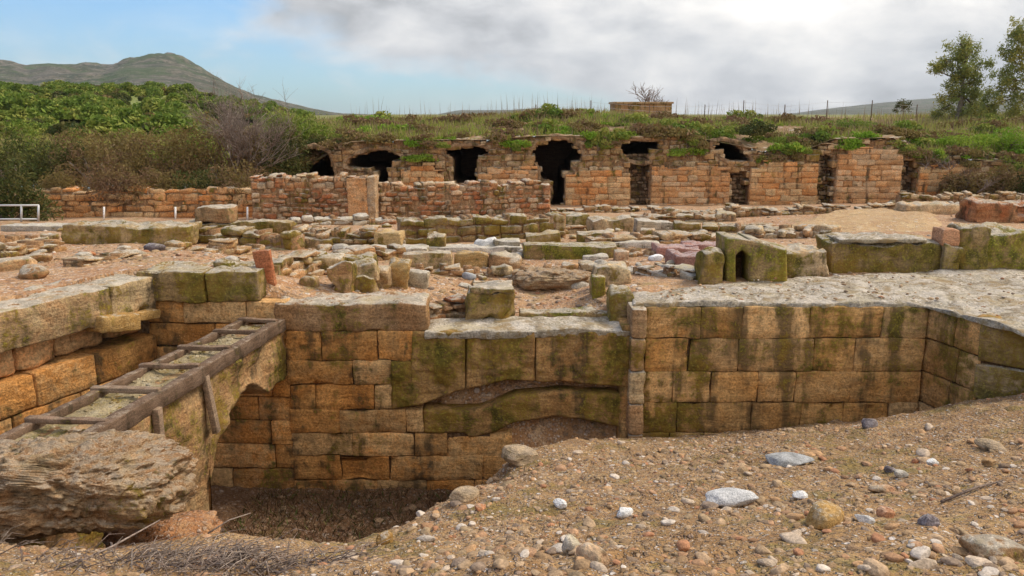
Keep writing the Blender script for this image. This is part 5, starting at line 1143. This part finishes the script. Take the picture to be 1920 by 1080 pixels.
# rubble in the left hollow and loose middle-ground stones, each a thing
LS = [(30, 505, .22, 'brown stone in the hollow at the left edge'), (60, 520, .18, 'flat brown stone at the bottom of the left hollow'), (70, 492, .16, 'slanting stone at the back of the left hollow'), (290, 470, .14, 'flat dark stone on the gravel rise at the left'), (1195, 480, .10, 'small stone at the right of the small reddish block'), (1230, 488, .12, 'white stone left of the front purplish slab'), (1300, 515, .10, 'stone on the sand below the front purplish slab'), (1260, 518, .08, 'small brown stone on the sand near the pavement edge'), (1330, 508, .12, 'pale stone left of the leaning mossy block'),
      (880, 522, .12, 'bluish flat stone on the middle gravel'), (940, 500, .10, 'small white stone below the cut row'), (690, 462, .14, 'stone left of the ochre square block'), (640, 470, .16, 'pale stone in front of the terrace bank'), (600, 440, .16, 'flat stone on top of the terrace bank'), (1720, 388, .2, 'pale stone on the back edge of the sandy platform'), (1440, 440, .15, 'stone at the left tip of the sandy platform'), (420, 500, .12, 'mossy stone at the end of the left coping'), (1050, 470, .12, 'stone in front of the tilted mossy slab'), (1205, 424, .2, 'flat stone beside the pale wedge block'), (490, 455, .2, 'stone at the right end of the gravel rise')]
for i, (px, py, s, lb) in enumerate(LS):
    p = pG(px, py); V, F = rock((p[0], p[1], p[2]+s*.3), (s*1.2, s*.9, s*.6), 3, 7, .15, 700+i)
    mt = 'white' if 'white' in lb else 'darkrock' if 'dark' in lb else 'greyrock' if 'bluish' in lb else 'mossy' if 'mossy stone' in lb else 'pale' if 'pale' in lb else 'weathered'; tag(MB().add(V, F).build('loose_stone', M[mt]), lb, 'stone')
KS = [('weathered', 'rough weathered stone lying on the excavated ground', 'weathered rubble stones on the excavated ground'), ('pale', 'rough pale stone lying on the excavated ground', 'pale rubble stones on the excavated ground'), ('rubble', 'reddish rough stone lying on the excavated ground', 'reddish rubble stones on the excavated ground'), ('mossy', 'mossy rough stone lying on the excavated ground', 'mossy rubble stones on the excavated ground')]
rg = random.Random(31); rp = []
for i in range(130):
    k = rg.choices(range(4), [4, 3, 2, 2])[0]; zone = rg.choice([(0, 500, 428, 500), (510, 760, 440, 545), (760, 1200, 425, 545), (560, 1300, 405, 450), (1180, 1420, 440, 515), (1250, 1900, 375, 400)])
    p = pG(rg.uniform(zone[0], zone[1]), rg.uniform(zone[2], zone[3])); 
    if p[1] < 10.6: continue
    s = rg.uniform(.05, .13)*(1 if p[1] < 15 else 1.35)
    rp.append((k, p, s))
first = {}
for k, p, s in rp:
    key = (k, rg.randint(0, 2))
    if key not in first:
        V, F = rock((0, 0, 0), (1.2, .9, .62), 3, 8, .2, 1200+k*7+key[1], 0); o = MB().add(V, F, (.3+.2*key[1], .5, .5)).build('rubble_stone', M[KS[k][0]], origin=(0, 0, 0)); first[key] = o
    else: o = first[key].copy(); COL.objects.link(o)
    o.location = (p[0], p[1], p[2]+s*.25); o.scale = (s*rg.uniform(.8, 1.4), s, s*rg.uniform(.7, 1.2)); o.rotation_euler = (rg.uniform(-.2, .2), rg.uniform(-.2, .2), rg.uniform(0, 6.28)); tag(o, KS[k][1], 'stone', KS[k][2])
# dead twigs in the lower left
def twigs(n, ctr, rad, name, label, r=(.0012, .0034), L=(.07, .24)):
    mb = MB()
    for _ in range(n):
        x = ctr[0]+random.gauss(0, rad[0]); y = ctr[1]+random.gauss(0, rad[1]); z = float(zM(x, y)[0]); a = random.gauss(.4, 1.0); l = random.uniform(*L); d = np.array((math.cos(a), math.sin(a), random.gauss(.0, .06)))
        p = np.array((x, y, z+random.uniform(0, .04))); m = p+d*l/2+np.array((0, 0, random.uniform(0, .05))); q = p+d*l; q[2] = max(q[2], float(zM(q[0], q[1])[0])); m[2] = max(m[2], float(zM(m[0], m[1])[0])); addtube(mb, [p, m, q], [r[1], r[1]*.8, r[0]], 4)
    tag(mb.build(name, M['twig'], origin=(0, 0, 0)), label, 'twigs', kind='stuff')
c = pM(420, 1060, 2.5, 6); twigs(420, (c[0]-.05, c[1]), (.30, .13), 'brushwood', 'heap of thin grey dead twigs at the bottom left')
c = pM(200, 1050, 2.5, 6); twigs(120, (c[0], c[1]), (.5, .25), 'brushwood', 'scattered dead twigs below the layered rock')
def stick(pts, r, label):
    P = []
    for px, py, Yv, dz in pts:
        q = pY(px, py, Yv); P.append(q)
    mb = MB(); addtube(mb, P, np.linspace(r, r*.5, len(P)), 6); tag(mb.build('dead_stick', M['twig']), label, 'stick')
stick([(130, 1062, 3.75, 0), (210, 1025, 4.0, 0), (300, 975, 4.35, 0)], .008, 'long thin dead stick leaning below the layered rock')
stick([(390, 1000, 4.9, 0), (430, 975, 5.0, 0), (470, 962, 5.1, 0)], .006, 'short dead stick poking up over the pit brink')
p = pM(1765, 945); q = pM(1880, 905); mb = MB(); addtube(mb, [p+(0, 0, .015), (p+q)/2+np.array((0, 0, .03)), q+np.array((0, 0, .015))], [.009, .008, .005], 6); tag(mb.build('dead_stick', M['twig']), 'purplish dry stick lying on the gravel at the right', 'stick')
# weeds on the pit floor
def pitp(n):
    X = RNG.uniform(-3.2, .4, n); Y = RNG.uniform(6.2, 9.5, n); Z = zM(X, Y); k = Z < -1.6; return np.stack([X[k], Y[k], Z[k]], 1)
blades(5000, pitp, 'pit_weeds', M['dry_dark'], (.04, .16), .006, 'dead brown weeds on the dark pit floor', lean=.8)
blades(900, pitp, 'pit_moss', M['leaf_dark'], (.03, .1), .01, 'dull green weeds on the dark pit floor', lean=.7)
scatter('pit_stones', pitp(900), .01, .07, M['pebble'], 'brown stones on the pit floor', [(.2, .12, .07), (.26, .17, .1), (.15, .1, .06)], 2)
# ---------------------------------------------------------------- air
hz = bpy.data.materials.new('haze'); hz.use_nodes = True; nt = hz.node_tree; nt.nodes.clear(); out = nt.nodes.new('ShaderNodeOutputMaterial'); vol = nt.nodes.new('ShaderNodeVolumePrincipled')
vol.inputs['Color'].default_value = (.82, .91, 1, 1); vol.inputs['Density'].default_value = .00010; nt.links.new(vol.outputs[0], out.inputs['Volume'])
lo = np.array((-4200., -320., -8.)); hi = np.array((4200., 6100., 420.)); cV = [(x, y, z) for x in (lo[0], hi[0]) for y in (lo[1], hi[1]) for z in (lo[2], hi[2])]
o = MB().add(cV, [(0, 1, 3, 2), (4, 6, 7, 5), (0, 4, 5, 1), (2, 3, 7, 6), (0, 2, 6, 4), (1, 5, 7, 3)], (1, 1, 1)).build('haze', hz, origin=(0, 0, 0), smooth=False); tag(o, kind='stuff')
